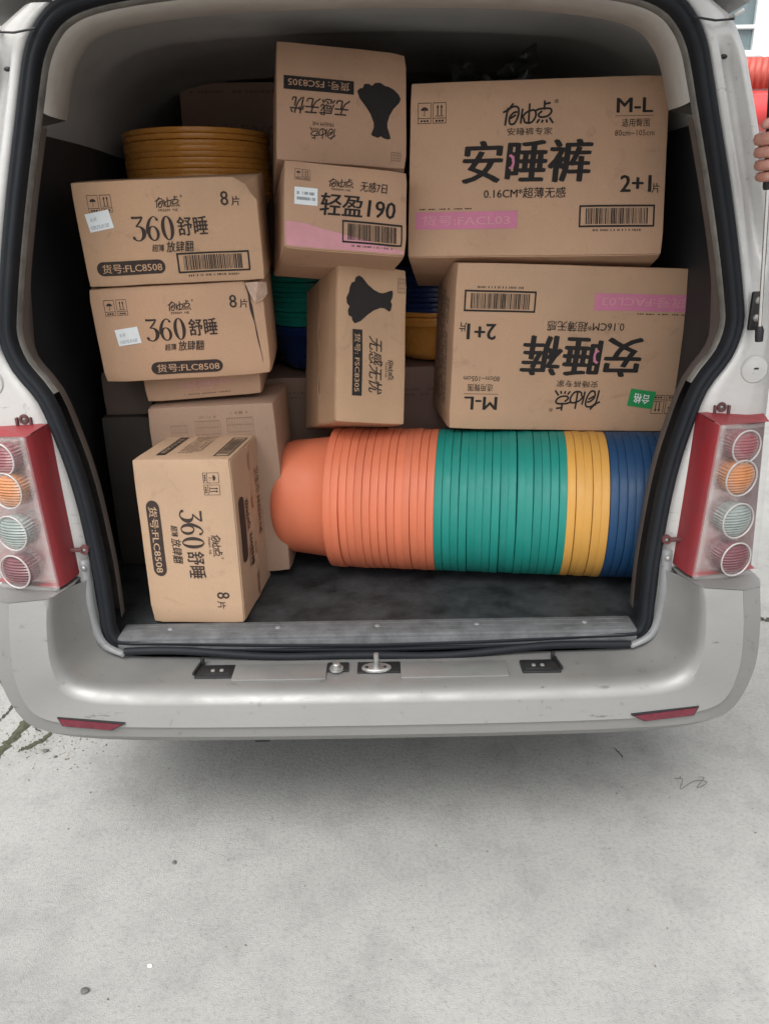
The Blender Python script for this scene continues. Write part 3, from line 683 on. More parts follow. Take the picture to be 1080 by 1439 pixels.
def ringpoly(cx, cy, rx, ry, ix, iy, k=0, n=32, tilt=0.0):
    V, F = [], []
    for i in range(n):
        a = 2 * math.pi * i / n; c, s = math.cos(a), math.sin(a)
        V += [(cx + rx * c + tilt * ry * s, cy + ry * s, k), (cx + ix * c + tilt * iy * s, cy + iy * s, k)]
    for i in range(n):
        j = (i + 1) % n; F.append((2 * i, 2 * j, 2 * j + 1, 2 * i + 1))
    return V, F
def join2d(parts):
    V, F = [], []
    for pv, pf in parts:
        b = len(V); V += pv; F += [tuple(i + b for i in f) for f in pf]
    return V, F
def norm2d(VF):
    V, F = VF
    x0, x1 = min(v[0] for v in V), max(v[0] for v in V); y0, y1 = min(v[1] for v in V), max(v[1] for v in V)
    return [((v[0] - x0) / (x1 - x0), (v[1] - y0) / (y1 - y0), v[2]) for v in V], F
# brush-written logo, drawn in the picture's own strokes (y down there)
_lg = [[(430, 95), (390, 140), (350, 160)], [(388, 128), (376, 200), (368, 256)], [(376, 158), (420, 122), (466, 126), (470, 180), (442, 240), (406, 244), (402, 200), (432, 165), (462, 158)], [(408, 206), (452, 180)],
       [(502, 135), (494, 190), (488, 244)], [(556, 98), (552, 170), (549, 240)], [(496, 205), (530, 165), (590, 148), (604, 188), (572, 236), (522, 236), (512, 202)],
       [(670, 80), (669, 148)], [(670, 106), (716, 98)], [(594, 156), (640, 140), (712, 140), (722, 166), (690, 195), (640, 200), (624, 182), (652, 156)], [(632, 214), (612, 242)], [(658, 220), (650, 242)], [(684, 218), (692, 242)], [(708, 204), (737, 246)]]
LOGO = norm2d(brush([[(x, -y) for x, y in st] for st in _lg], 15))
def digits360():
    d3 = brush([[(0.02, 0.97, .10), (0.22, 0.96, .09), (0.42, 0.97, .08)], [(0.42, 0.97, .05), (0.30, 0.78, .07), (0.15, 0.60, .05)], [(0.15, 0.60, .03), (0.30, 0.58, .07), (0.40, 0.42, .15), (0.37, 0.18, .13), (0.22, 0.02, .05), (0.06, 0.06, .06)], [(0.06, 0.06, .06), (0.02, 0.14, .10), (0.05, 0.19, .10)]], .1)
    r6 = ringpoly(0.74, 0.30, 0.22, 0.31, 0.11, 0.265, 4)
    d6 = brush([[(0.545, 0.30, .11), (0.56, 0.55, .12), (0.66, 0.84, .09), (0.80, 0.985, .04), (0.90, 0.93, .05)], [(0.90, 0.93, .05), (0.925, 0.86, .09), (0.91, 0.82, .09)]], .1)
    d6 = ([(x, y, k + 5) for x, y, k in d6[0]], d6[1])
    r0 = ringpoly(1.27, 0.5, 0.23, 0.5, 0.10, 0.455, 8)
    return norm2d(join2d([d3, r6, d6, r0]))
D360 = digits360()
_fan = [(530, 355), (545, 338), (562, 335), (570, 312), (595, 308), (615, 318), (632, 300), (660, 296), (688, 312), (712, 316), (738, 328), (745, 348), (768, 355), (778, 378), (770, 400), (735, 440), (712, 480), (700, 520), (700, 545), (715, 590), (718, 608), (700, 612), (680, 608), (662, 598), (645, 608), (615, 600), (607, 590), (622, 555), (622, 525), (605, 480), (580, 440), (545, 395)]
def poly2d(pts, k=0):
    return [(x, y, k) for x, y in pts], [tuple(range(len(pts)))]
FAN = norm2d(poly2d([(-x, y) for x, y in _fan][::-1]))     # as printed the right way up: spread end below
def pill(n=8, ar=6.0):
    pts = []
    r = 0.5 / ar
    for i in range(n + 1): a = -math.pi / 2 + math.pi * i / n; pts.append((1 - r + r * math.cos(a), 0.5 + 0.5 * math.sin(a)))
    for i in range(n + 1): a = math.pi / 2 + math.pi * i / n; pts.append((r + r * math.cos(a), 0.5 + 0.5 * math.sin(a)))
    return poly2d(pts)
SQUARE = poly2d([(0, 0), (1, 0), (1, 1), (0, 1)])
def frame2d(tx, ty):
    V = [(0, 0, 0), (1, 0, 0), (1, 1, 0), (0, 1, 0), (tx, ty, 0), (1 - tx, ty, 0), (1 - tx, 1 - ty, 0), (tx, 1 - ty, 0)]
    return V, [(0, 1, 5, 4), (1, 2, 6, 5), (2, 3, 7, 6), (3, 0, 4, 7)]
def barcode2d(seed):
    rnd = random.Random(seed); parts = [frame2d(0.022, 0.085)]; x = 0.09
    while x < 0.90:
        bw = rnd.choice((0.005, 0.005, 0.010, 0.015)); parts.append(poly2d([(x, 0.14), (x + bw, 0.14), (x + bw, 0.86), (x, 0.86)])); x += bw + rnd.choice((0.006, 0.008, 0.013))
    return join2d(parts)
def icon2d(kind):
    parts = [frame2d(0.035, 0.03), poly2d([(0.03, 0.24), (0.97, 0.24), (0.97, 0.27), (0.03, 0.27)])]
    if kind == 'rain':
        pts = [(0.5 + 0.28 * math.cos(math.pi * i / 10), 0.62 + 0.17 * math.sin(math.pi * i / 10)) for i in range(11)]
        parts += [poly2d(pts), poly2d([(0.48, 0.40), (0.52, 0.40), (0.52, 0.64), (0.48, 0.64)]), poly2d([(0.40, 0.38), (0.52, 0.38), (0.52, 0.41), (0.40, 0.41)])]
    else:
        for cx in (0.36, 0.64): parts += [poly2d([(cx - 0.035, 0.40), (cx + 0.035, 0.40), (cx + 0.035, 0.78), (cx - 0.035, 0.78)]), poly2d([(cx - 0.10, 0.76), (cx + 0.10, 0.76), (cx, 0.90)])]
        parts.append(poly2d([(0.2, 0.34), (0.8, 0.34), (0.8, 0.375), (0.2, 0.375)]))
    for x in (0.2, 0.42, 0.64): parts.append(poly2d([(x, 0.08), (x + 0.16, 0.08), (x + 0.16, 0.17), (x, 0.17)]))
    return join2d(parts)
def table2d(rows_, cols, lw=0.012):
    parts = [frame2d(lw, lw * 1.6)]
    for i in range(1, cols): parts.append(poly2d([(i / cols - lw / 3, 0), (i / cols + lw / 3, 0), (i / cols + lw / 3, 1), (i / cols - lw / 3, 1)]))
    for i in range(1, rows_): parts.append(poly2d([(0, i / rows_ - lw / 2), (1, i / rows_ - lw / 2), (1, i / rows_ + lw / 2), (0, i / rows_ + lw / 2)]))
    return join2d(parts)

def densify(VF, W2, H2, lim=0.016):
    """split long edges so that flat print follows the bulge of the box"""
    long = any(math.hypot((VF[0][a][0] - VF[0][b][0]) * W2, (VF[0][a][1] - VF[0][b][1]) * H2) > lim for f in VF[1] for a, b in zip(f, f[1:] + f[:1]))
    if not long: return VF
    bm = bmesh.new(); vs_ = [bm.verts.new((x * W2, y * H2, k)) for x, y, k in VF[0]]
    for f in VF[1]:
        try: bm.faces.new([vs_[i] for i in f])
        except ValueError: pass
    bmesh.ops.triangulate(bm, faces=bm.faces)
    for _ in range(6):
        es = [e for e in bm.edges if math.hypot(e.verts[0].co.x - e.verts[1].co.x, e.verts[0].co.y - e.verts[1].co.y) > lim]
        if not es: break
        bmesh.ops.subdivide_edges(bm, edges=es, cuts=1); bmesh.ops.triangulate(bm, faces=bm.faces)
    bm.verts.index_update()
    out = ([(v.co.x / W2, v.co.y / H2, v.co.z) for v in bm.verts], [tuple(v.index for v in f.verts) for f in bm.faces]); bm.free()
    return out

class Carton:
    def __init__(s, label, w_, h_, d_, pos, rot, col=(0.475, 0.305, 0.19), lay=0, seed=1, bulge=0.002, dents=(), group=None, top=False):
        """pos = centre of the front face; rot = (rx, ry, rz) in degrees; lay = turn of the print on the front (degrees)"""
        s.w, s.h, s.d, s.lay, s.b = w_, h_, d_, lay, bulge
        Rm = Matrix.Rotation(R(rot[2]), 3, 'Z') @ Matrix.Rotation(R(rot[1]), 3, 'Y') @ Matrix.Rotation(R(rot[0]), 3, 'X')
        base = Vector(pos) + Rm @ Vector((0, d_ / 2, -h_ / 2))
        s.off = Vector((0, -d_ / 2, h_ / 2))
        s.root = empty('carton', base, Rm.to_euler()); tag(s.root, label, 'carton', group)
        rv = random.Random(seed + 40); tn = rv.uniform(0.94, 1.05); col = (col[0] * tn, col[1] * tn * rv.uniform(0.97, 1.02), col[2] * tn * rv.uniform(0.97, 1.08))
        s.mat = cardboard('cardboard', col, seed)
        s.seed = seed
        rnd = random.Random(seed * 7 + 1); s.dents = list(dents)
        for sx in (-1, 1):
            for sz in (-1, 1):
                k_ = rnd.uniform(0.0008, 0.0035); s.dents.append((sx * w_ / 2, 0, sz * h_ / 2, rnd.uniform(0.018, 0.035), (-sx * k_, k_ * 0.7, -sz * k_ * 0.8)))
        for _ in range(5):
            s.dents.append((rnd.uniform(-0.45, 0.45) * w_, 0, rnd.uniform(-0.45, 0.45) * h_, rnd.uniform(0.04, 0.09), (0, rnd.uniform(-0.0008, 0.0014), 0)))
        s.body()
    def warp(s, p):
        """bulged, slightly crushed cardboard box; p local with the front-face centre as origin"""
        w_, h_, d_ = s.w, s.h, s.d
        a, c, e = 1 - (2 * p.x / w_) ** 2, 1 - (2 * p.z / h_) ** 2, 1 - (2 * (p.y - d_ / 2) / d_) ** 2
        a, c, e = max(a, 0), max(c, 0), max(e, 0)
        q = Vector(p); k = s.b
        wob = 1 + 0.5 * noise.noise((p.x * 6 + s.seed, p.y * 6, p.z * 6))
        q.y += (-k * a * c * wob) if p.y < d_ / 2 else k * a * c
        q.x += (k * 0.8 * c * e * wob) * (1 if p.x > 0 else -1) * min(1, abs(2 * p.x / w_) ** 3)
        q.z += (k * 0.5 * a * e * wob) * (1 if p.z > 0 else -1) * min(1, abs(2 * p.z / h_) ** 3)
        q += Vector((noise.noise((p.z * 9, p.y * 9, s.seed)), noise.noise((p.x * 9, p.z * 9, s.seed + 5)), noise.noise((p.x * 9, p.y * 9, s.seed + 9)))) * 0.0012
        for (cx, cy, cz, rad, push) in s.dents:
            dd = (Vector((cx, cy, cz)) - Vector(p)).length
            if dd < rad: q += Vector(push) * (1 - (dd / rad) ** 2) ** 1.2
        return q
    def body(s):
        r = 0.0022
        def ax(lo, hi, n=9): return [lo, lo + 0.35 * r, lo + r] + [lo + r + (hi - lo - 2 * r) * i / n for i in range(1, n)] + [hi - r, hi - 0.35 * r, hi]
        X, Y, Z = ax(-s.w / 2, s.w / 2), ax(0, s.d), ax(-s.h / 2, s.h / 2)
        idx = {}; V = []; F = []
        lo, hi = Vector((-s.w / 2 + r, r, -s.h / 2 + r)), Vector((s.w / 2 - r, s.d - r, s.h / 2 - r))
        def vid(x, y, z):
            k = (round(x, 6), round(y, 6), round(z, 6))
            if k not in idx:
                p = Vector((x, y, z)); c = Vector((max(lo.x, min(hi.x, x)), max(lo.y, min(hi.y, y)), max(lo.z, min(hi.z, z)))); dd = p - c
                if dd.length > 1e-9: p = c + dd.normalized() * r
                idx[k] = len(V); V.append(s.warp(p) + s.off)
            return idx[k]
        def grid(A, B, f, flip):
            for i in range(len(A) - 1):
                for j in range(len(B) - 1):
                    q = (vid(*f(A[i], B[j])), vid(*f(A[i + 1], B[j])), vid(*f(A[i + 1], B[j + 1])), vid(*f(A[i], B[j + 1])))
                    F.append(q[::-1] if flip else q)
        grid(X, Z, lambda a, b: (a, 0, b), False); grid(X, Z, lambda a, b: (a, s.d, b), True)
        grid(X, Y, lambda a, b: (a, b, s.h / 2), False); grid(X, Y, lambda a, b: (a, b, -s.h / 2), True)
        grid(Y, Z, lambda a, b: (s.w / 2, a, b), False); grid(Y, Z, lambda a, b: (-s.w / 2, a, b), True)
        s.bodyo = mesh('box', V, F, s.mat, s.root, True, 38)
    def face(s, f):
        w_, h_, d_ = s.w, s.h, s.d
        return {'front': (Vector((0, 0, 0)), Vector((1, 0, 0)), Vector((0, 0, 1)), Vector((0, -1, 0)), w_, h_),
                'right': (Vector((w_ / 2, d_ / 2, 0)), Vector((0, 1, 0)), Vector((0, 0, 1)), Vector((1, 0, 0)), d_, h_),
                'left': (Vector((-w_ / 2, d_ / 2, 0)), Vector((0, -1, 0)), Vector((0, 0, 1)), Vector((-1, 0, 0)), d_, h_),
                'top': (Vector((0, d_ / 2, h_ / 2)), Vector((1, 0, 0)), Vector((0, 1, 0)), Vector((0, 0, 1)), w_, d_),
                'bottom': (Vector((0, d_ / 2, -h_ / 2)), Vector((1, 0, 0)), Vector((0, -1, 0)), Vector((0, 0, -1)), w_, d_)}[f]
    def put(s, name, VF, rect, mat, face='front', lay=None, off=0.0009, rot=0.0, parent=None):
        """rect = (u0, v0, u1, v1) as fractions of the face the print's own way up, v from the top"""
        o, U, Vv, N, FW, FH = s.face(face); lay = s.lay if lay is None else lay
        LW, LH = (FW, FH) if lay % 180 == 0 else (FH, FW)
        ca, sa = math.cos(R(lay)), math.sin(R(lay)); cr, sr = math.cos(R(rot)), math.sin(R(rot))
        u0, v0, u1, v1 = rect; cx, cy = ((u0 + u1) / 2 - 0.5) * LW, (0.5 - (v0 + v1) / 2) * LH
        W2, H2 = (u1 - u0) * LW, (v1 - v0) * LH; V = []
        VF = densify(VF, W2, H2)
        for (x, y, k) in VF[0]:
            dx, dy = (x - 0.5) * W2, (y - 0.5) * H2
            a, b = cx + dx * cr - dy * sr, cy + dx * sr + dy * cr
            a, b = a * ca - b * sa, a * sa + b * ca
            p = o + U * a + Vv * b
            V.append(s.warp(p) + N * (off + 0.00004 * k) + s.off)
        return mesh(name, V, VF[1], mat, parent or s.root)
    def text(s, t, rect, mat, face='front', bold=0, shear=0.0, lay=None, off=0.0009, rot=0.0, name='lettering', parent=None):
        return s.put(name, text2d(t, shear, bold), rect, mat, face, lay, off, rot, parent)
    def flaps(s, face, gap=0.004, thick=0.0022, along='v', tape=True):
        """two closing flaps over a face with an open seam between them and strips of tape"""
        o, U, Vv, N, FW, FH = s.face(face)
        for sg in (-1, 1):
            n = 8; V = []
            for lev in (0.0003, thick):
                for i in range(n + 1):
                    for j in range(n + 1):
                        a = (sg * (gap / 2 + (FW / 2 - 0.004 - gap / 2) * i / n)); b = -FH / 2 + 0.004 + (FH - 0.008) * j / n
                        if along == 'u': a, b = (-FW / 2 + 0.004 + (FW - 0.008) * j / n), (sg * (gap / 2 + (FH / 2 - 0.004 - gap / 2) * i / n))
                        lift = 0.0035 * max(0, 1 - i / 2.0) * (0.5 + noise.noise((j * 0.7, sg * 3.0, s.seed)))
                        V.append(s.warp(o + U * a + Vv * b) + N * (lev + max(0, lift)) + s.off)
            m_ = (n + 1) ** 2; F = []
            for i in range(n):
                for j in range(n):
                    a = i * (n + 1) + j; q = (a, a + n + 1, a + n + 2, a + 1)
                    F += [tuple(k + m_ for k in q), q[::-1]]
            ed = [j for j in range(n + 1)]; ed2 = [n * (n + 1) + j for j in range(n + 1)]
            for e in (ed, ed2, [i * (n + 1) for i in range(n + 1)], [i * (n + 1) + n for i in range(n + 1)]):
                for a, b in zip(e, e[1:]): F.append((a, b, b + m_, a + m_))
            bm = bmesh.new(); vs_ = [bm.verts.new(v) for v in V]
            for f in F: bm.faces.new([vs_[k] for k in f])
            bmesh.ops.recalc_face_normals(bm, faces=bm.faces)
            bmobj('flap', bm, s.mat, s.root)

def print_flc(c, barcode, sticker, badge):
    c.put('handling_mark', icon2d('rain'), (0.075, 0.12, 0.135, 0.285), M['inkbrown']); c.put('handling_mark', icon2d('up'), (0.145, 0.12, 0.205, 0.285), M['inkbrown'])
    lg = c.put('logo', LOGO, (0.44, 0.155, 0.575, 0.265), M['inkbrown']); c.text('®', (0.58, 0.15, 0.592, 0.175), M['inkbrown'], parent=lg)
    c.text('FREEM  NE', (0.455, 0.275, 0.56, 0.298), M['inkbrown'], parent=lg)
    c.put('numerals', D360, (0.29, 0.335, 0.525, 0.575), M['inkbrown'])
    c.text('舒睡', (0.545, 0.355, 0.712, 0.535), M['inkbrown'], bold=0.022)
    c.text('超薄', (0.385, 0.61, 0.455, 0.68), M['inkbrown'], bold=0.015, shear=0.15); c.text('放肆翻', (0.465, 0.585, 0.62, 0.69), M['inkbrown'], bold=0.015, shear=0.15)
    c.text('8', (0.80, 0.13, 0.842, 0.265), M['inkbrown'], bold=0.012); c.text('片', (0.858, 0.18, 0.905, 0.27), M['inkbrown'], bold=0.01)
    b = c.put('item_badge', pill(8, 5.2), badge, M['inkbrown'])
    bu, bv, bw, bh = badge[0], badge[1], badge[2] - badge[0], badge[3] - badge[1]
    c.text('货号:FLC8508', (bu + 0.08 * bw, bv + 0.19 * bh, bu + 0.95 * bw, bv + 0.83 * bh), c.mat, off=0.0014, parent=b, bold=0.012)
    if barcode:
        c.put('barcode', barcode2d(3), (0.515, 0.70, 0.925, 0.90), M['ink']); c.text('6 901234 567890 8', (0.58, 0.915, 0.88, 0.94), M['inkbrown'], name='barcode_digits') if False else c.put('barcode_digits', barcode2d_digits(5), (0.57, 0.915, 0.88, 0.94), M['inkbrown'])
    if sticker:
        u, v, rot, tx = sticker
        st = c.put('sticker', SQUARE, (u, v, u + 0.135, v + 0.175), M['paper'], off=0.0013, rot=rot)
        c.text(tx, (u + 0.02, v + 0.055, u + 0.055, v + 0.09), M['greylabel'], off=0.0017, rot=rot, parent=st)
        c.put('sticker_lines', lines2d(3, 9), (u + 0.015, v + 0.12, u + 0.12, v + 0.155), M['greylabel'], off=0.0017, rot=rot, parent=st)
def barcode2d_digits(seed):
    rnd = random.Random(seed); parts = []; x = 0.0
    while x < 0.97:
        w_ = rnd.choice((0.012, 0.016, 0.02)); parts.append(poly2d([(x, 0.1), (x + w_, 0.1), (x + w_, 0.9), (x, 0.9)])); x += w_ + rnd.choice((0.012, 0.02, 0.05))
    return join2d(parts)
def lines2d(rows_, seed, fill=0.8):
    """rows of tiny print too small to read"""
    rnd = random.Random(seed); parts = []
    for i in range(rows_):
        x = 0.0; y0 = (i + 0.2) / rows_; y1 = (i + 0.75) / rows_
        while x < 0.98:
            w_ = rnd.uniform(0.015, 0.05)
            if rnd.random() < fill: parts.append(poly2d([(x, y0), (min(1, x + w_), y0), (min(1, x + w_), y1), (x, y1)]))
            x += w_ + 0.012
    return join2d(parts)

FLC = 'cartons printed 360'
A = Carton('brown 360 carton with barcode, top of the left stack, white sticker in corner', 0.415, 0.23, 0.30, (-0.488, 0.475, 1.482), (4.7, -1.5, 3.8), seed=1, group=FLC,
           dents=((0.2075, 0, 0.115, 0.05, (-0.020, 0.012, -0.014)),))
print_flc(A, True, (0.055, 0.275, 9, '8147'), (0.06, 0.755, 0.445, 0.895))
B = Carton('brown 360 carton with torn crushed corner, second from top of left stack', 0.415, 0.23, 0.30, (-0.492, 0.503, 1.249), (5.0, -1.7, 3.5), seed=2, group=FLC,
           dents=((0.2075, 0, 0.115, 0.045, (-0.016, 0.010, -0.010)),))
print_flc(B, False, (0.115, 0.42, 6, '8147'), (0.285, 0.80, 0.715, 0.94))
# torn flap of the ply hanging at the corner
tv = [(0.168, -0.0045, 0.112), (0.199, -0.005, 0.113), (0.216, 0.016, 0.108), (0.217, 0.014, 0.082), (0.206, -0.006, 0.070), (0.187, -0.0055, 0.062), (0.177, -0.0050, 0.085)]
mesh('torn_flap', [Vector(p) + B.off for p in tv] + [Vector(p) + B.off + Vector((0.001, 0.003, 0)) for p in tv], [tuple(range(7)), tuple(range(7, 14))[::-1]] + [(i, i + 7, (i + 1) % 7 + 7, (i + 1) % 7) for i in range(7)], M['torn'], B.root)
B.put('tear', brush([[(0.0, 1.0, 0.10), (0.15, 0.86, 0.25), (0.10, 0.74, 0.12), (0.35, 0.66, 0.2), (0.5, 0.52, 0.08), (0.62, 0.36, 0.12), (0.85, 0.16, 0.05), (1.0, 0.0, 0.04)]], 0.1), (0.912, 0.03, 0.958, 0.86), M['inkbrown'], off=0.0012)
C = Carton('brown 360 carton standing on end on the bare floor beside orange basins', 0.23, 0.415, 0.30, (-0.467, 0.267, 0.781), (-2.0, -0.9, -4.3), lay=-90, seed=3, group=FLC, col=(0.455, 0.305, 0.205))
print_flc(C, False, None, (0.235, 0.775, 0.70, 0.915))
C.flaps('right')
for (v0_, v1_, a_) in ((0.05, 0.16, 2), (0.33, 0.40, -3), (0.62, 0.70, 4), (0.82, 0.97, -2)):
    C.put('tape_scrap', brush([[(0.0, 0.5, 0.5), (0.2, 0.55, 0.9), (0.5, 0.45, 0.55), (0.8, 0.55, 0.95), (1.0, 0.5, 0.3)]], 0.5), (v0_, 0.46, v1_, 0.53), M['tape'], 'right', lay=-90, off=0.0052, rot=a_)
C.put('logo', LOGO, (0.30, 0.60, 0.50, 0.72), M['inkbrown'], 'right', lay=-90, off=0.0045)
C.text('360舒睡', (0.53, 0.56, 0.74, 0.66), M['inkbrown'], 'right', lay=-90, off=0.0045, bold=0.02)
C.text('超薄放肆翻', (0.60, 0.675, 0.73, 0.71), M['inkbrown'], 'right', lay=-90, off=0.0045)
C.put('item_badge', pill(8, 6), (0.26, 0.75, 0.66, 0.90), M['inkbrown'], 'right', lay=-90, off=0.0042)
C.text('卫生巾 FREEM NE', (0.18, 0.20, 0.62, 0.33), M['inkbrown'], 'right', lay=-90, off=0.0045)
C.put('barcode', barcode2d(5), (0.26, 0.04, 0.90, 0.20), M['ink'], 'top', lay=-90)
bb = C.put('item_badge', SQUARE, (0.22, 0.72, 0.86, 0.82), M['ink'], 'top', lay=-90); C.text('货号:FLC8508', (0.28, 0.74, 0.80, 0.80), C.mat, 'top', lay=-90, off=0.0014, parent=bb)
C.put('fine_print', lines2d(6, 8), (0.18, 0.38, 0.8, 0.62), M['inkfaint'], 'top', lay=-90)

Dc = Carton('narrow brown carton with faded purple lines, squeezed under torn-cornered carton', 0.300, 0.14, 0.26, (-0.472, 0.575, 1.141), (1.0, -2.8, 4.0), seed=4, col=(0.455, 0.285, 0.175))
Dc.text('自由点舒睡卫生巾', (0.30, 0.66, 0.74, 0.76), M['pinkpale'], off=0.0009); Dc.put('fine_print', lines2d(1, 4), (0.30, 0.79, 0.62, 0.83), M['pinkpale']); Dc.put('fine_print', lines2d(1, 14), (0.33, 0.89, 0.74, 0.93), M['inkfaint'])
Ec = Carton('pale brown carton with printed tables, darkened for shade, standing behind the upright carton', 0.33, 0.475, 0.26, (-0.438, 0.525, 0.823), (0.5, -2.2, -1.5), seed=5, col=(0.33, 0.22, 0.16))  # box colour darkened to stand in for shade from the carton and basins
Ec.put('printed_table', table2d(4, 7), (0.17, 0.10, 0.30, 0.26), M['inkfaint']); Ec.put('printed_table', table2d(5, 10), (0.37, 0.08, 0.565, 0.27), M['inkfaint']); Ec.put('printed_table', table2d(5, 10), (0.62, 0.07, 0.83, 0.27), M['inkfaint'])
Ec.put('fine_print', lines2d(1, 31, 0.3), (0.40, 0.05, 0.55, 0.07), M['inkfaint']); Ec.put('fine_print', lines2d(1, 32, 0.5), (0.66, 0.03, 0.80, 0.055), M['inkfaint'])

def print_facl(c, extra=False):
    c.put('handling_mark', icon2d('rain'), (0.03, 0.115, 0.083, 0.235), M['inkbrown']); c.put('handling_mark', icon2d('up'), (0.09, 0.115, 0.143, 0.235), M['inkbrown'])
    lg = c.put('logo', LOGO, (0.365, 0.125, 0.565, 0.262), M['ink']); c.text('®', (0.565, 0.118, 0.582, 0.142), M['ink'], parent=lg)
    c.text('安睡裤专家', (0.385, 0.275, 0.56, 0.318), M['ink'])
    tt = c.text('安睡裤', (0.215, 0.345, 0.715, 0.585), M['ink'], bold=0.036, shear=0.08)
    mo = [(0.5 + 0.5 * math.cos(a), 0.5 + 0.5 * math.sin(a)) for a in [R(-100 + 200 * i / 12) for i in range(13)]] + [(0.28 + 0.44 * math.cos(a), 0.5 + 0.36 * math.sin(a)) for a in [R(90 - 180 * i / 12) for i in range(13)]]
    c.put('crescent', poly2d(mo), (0.385, 0.425, 0.418, 0.51), M['pink'], off=0.0014, parent=tt)
    c.text('0.16CM*超薄无感', (0.30, 0.615, 0.62, 0.675), M['ink'], bold=0.01)
    c.text('M-L', (0.805, 0.125, 0.94, 0.205), M['ink'], bold=0.03)
    c.put('rule', SQUARE, (0.80, 0.222, 0.945, 0.2245), M['inkbrown'])
    c.text('适用臀围', (0.825, 0.24, 0.93, 0.285), M['ink']); c.text('80cm~105cm', (0.80, 0.302, 0.95, 0.334), M['inkbrown'])
    c.text('2+1', (0.83, 0.555, 0.945, 0.648), M['ink'], bold=0.04); c.text('片', (0.95, 0.60, 0.978, 0.655), M['ink'], bold=0.015)
    c.put('barcode', barcode2d(9), (0.675, 0.72, 0.965, 0.845), M['ink']); c.put('barcode_digits', barcode2d_digits(6), (0.73, 0.855, 0.92, 0.87), M['inkbrown'])
    c.put('fine_print', lines2d(1, 12), (0.045, 0.722, 0.27, 0.734), M['inkbrown'])
    pk = c.put('item_band', SQUARE, (0.03, 0.745, 0.435, 0.845), M['pink']); c.text('货号:FACL03', (0.055, 0.765, 0.405, 0.825), M['pinkpale'], off=0.0014, parent=pk, bold=0.01)
LG = 'large cartons with pink item bands'
H = Carton('large carton, right way up with pink band, resting on an upside-down one', 0.62, 0.42, 0.34, (0.385, 0.623, 1.617), (-15.5, 0.2, -7.0), seed=6, bulge=0.004, group=LG, col=(0.46, 0.29, 0.18))
print_facl(H)
I = Carton('large carton lying upside down on the basins, green sticker on its front', 0.63, 0.42, 0.34, (0.497, 0.575, 1.178), (-2.0, 2.6, 3.2), lay=180, seed=7, bulge=0.0035, group=LG)
print_facl(I)
gstk = I.put('sticker', SQUARE, (0.135, 0.155, 0.245, 0.265), M['green'], off=0.0016, rot=-7)
I.text('合格', (0.155, 0.18, 0.225, 0.24), M['white'], off=0.002, rot=-7, parent=gstk, bold=0.02)
I.put('fine_print', lines2d(7, 21), (0.12, 0.15, 0.85, 0.75), M['inkfaint'], 'left', lay=90)

def print_fsc(c, sh, bd, ti, lg, ic):
    c.put('shell_emblem', FAN, sh, M['ink'])
    b = c.put('item_badge', SQUARE, bd, M['ink']); bw, bh = bd[2] - bd[0], bd[3] - bd[1]
    c.text('货号: FSC8305', (bd[0] + 0.06 * bw, bd[1] + 0.2 * bh, bd[0] + 0.94 * bw, bd[1] + 0.82 * bh), c.mat, off=0.0014, parent=b, bold=0.012)
    c.text('无感无忧', ti, M['inkbrown'], bold=0.015, shear=0.28)
    l = c.put('logo', LOGO, (lg[0], lg[1], lg[2], lg[1] + (lg[3] - lg[1]) * 0.7), M['inkbrown']); c.text('FREEM NE', (lg[0] + 0.02, lg[1] + (lg[3] - lg[1]) * 0.8, lg[2] - 0.02, lg[3]), M['inkbrown'], parent=l)
    c.put('handling_mark', table2d(3, 3, 0.05), ic, M['inkfaint'])
FS = 'cartons with black shell emblem'
Fc = Carton('carton with black shell emblem upside down, topmost by the roof', 0.32, 0.287, 0.27, (-0.086, 0.677, 1.768), (-19.5, 4.2, 8.9), lay=180, seed=8, group=FS, col=(0.455, 0.285, 0.175))
print_fsc(Fc, (0.045, 0.24, 0.385, 0.725), (0.41, 0.60, 0.945, 0.715), (0.44, 0.40, 0.90, 0.545), (0.55, 0.19, 0.75, 0.34), (0.045, 0.06, 0.12, 0.135))
Jc = Carton('carton with shell emblem turned sideways, standing upright on orange and green basins', 0.185, 0.40, 0.33, (-0.026, 0.564, 1.203), (-16.0, 7.2, 17.5), lay=-90, seed=9, group=FS)
print_fsc(Jc, (0.07, 0.20, 0.375, 0.87), (0.41, 0.635, 0.83, 0.775), (0.445, 0.34, 0.815, 0.54), (0.585, 0.17, 0.72, 0.30), (0.06, 0.02, 0.155, 0.13))
Jc.flaps('left')
Gc = Carton('carton with pink lower edge and 190 lettering, between two shell emblem cartons', 0.295, 0.20, 0.26, (-0.078, 0.527, 1.528), (-17.0, 5.5, 12.0), seed=10, col=(0.455, 0.285, 0.175))
Gc.put('handling_mark', icon2d('rain'), (0.08, 0.09, 0.14, 0.215), M['inkbrown']); Gc.put('handling_mark', icon2d('up'), (0.145, 0.09, 0.205, 0.215), M['inkbrown'])
l = Gc.put('logo', LOGO, (0.35, 0.15, 0.555, 0.265), M['inkbrown']); Gc.text('FREEM NE', (0.375, 0.275, 0.53, 0.30), M['inkbrown'], parent=l)
Gc.text('无感7日', (0.61, 0.165, 0.835, 0.285), M['inkbrown'], bold=0.015, shear=0.1)
Gc.text('轻盈190', (0.285, 0.335, 0.905, 0.595), M['ink'], bold=0.022, shear=0.12)
st = Gc.put('sticker', SQUARE, (0.08, 0.30, 0.265, 0.50), M['paper'], off=0.0013); Gc.put('sticker_lines', lines2d(2, 3, 0.9), (0.10, 0.335, 0.25, 0.46), M['greylabel'], off=0.0017, parent=st)
Gc.put('barcode', barcode2d(12), (0.465, 0.635, 0.965, 0.90), M['ink'], off=0.0013); Gc.put('barcode_digits', barcode2d_digits(8), (0.54, 0.915, 0.90, 0.945), M['inkbrown'], off=0.0013)
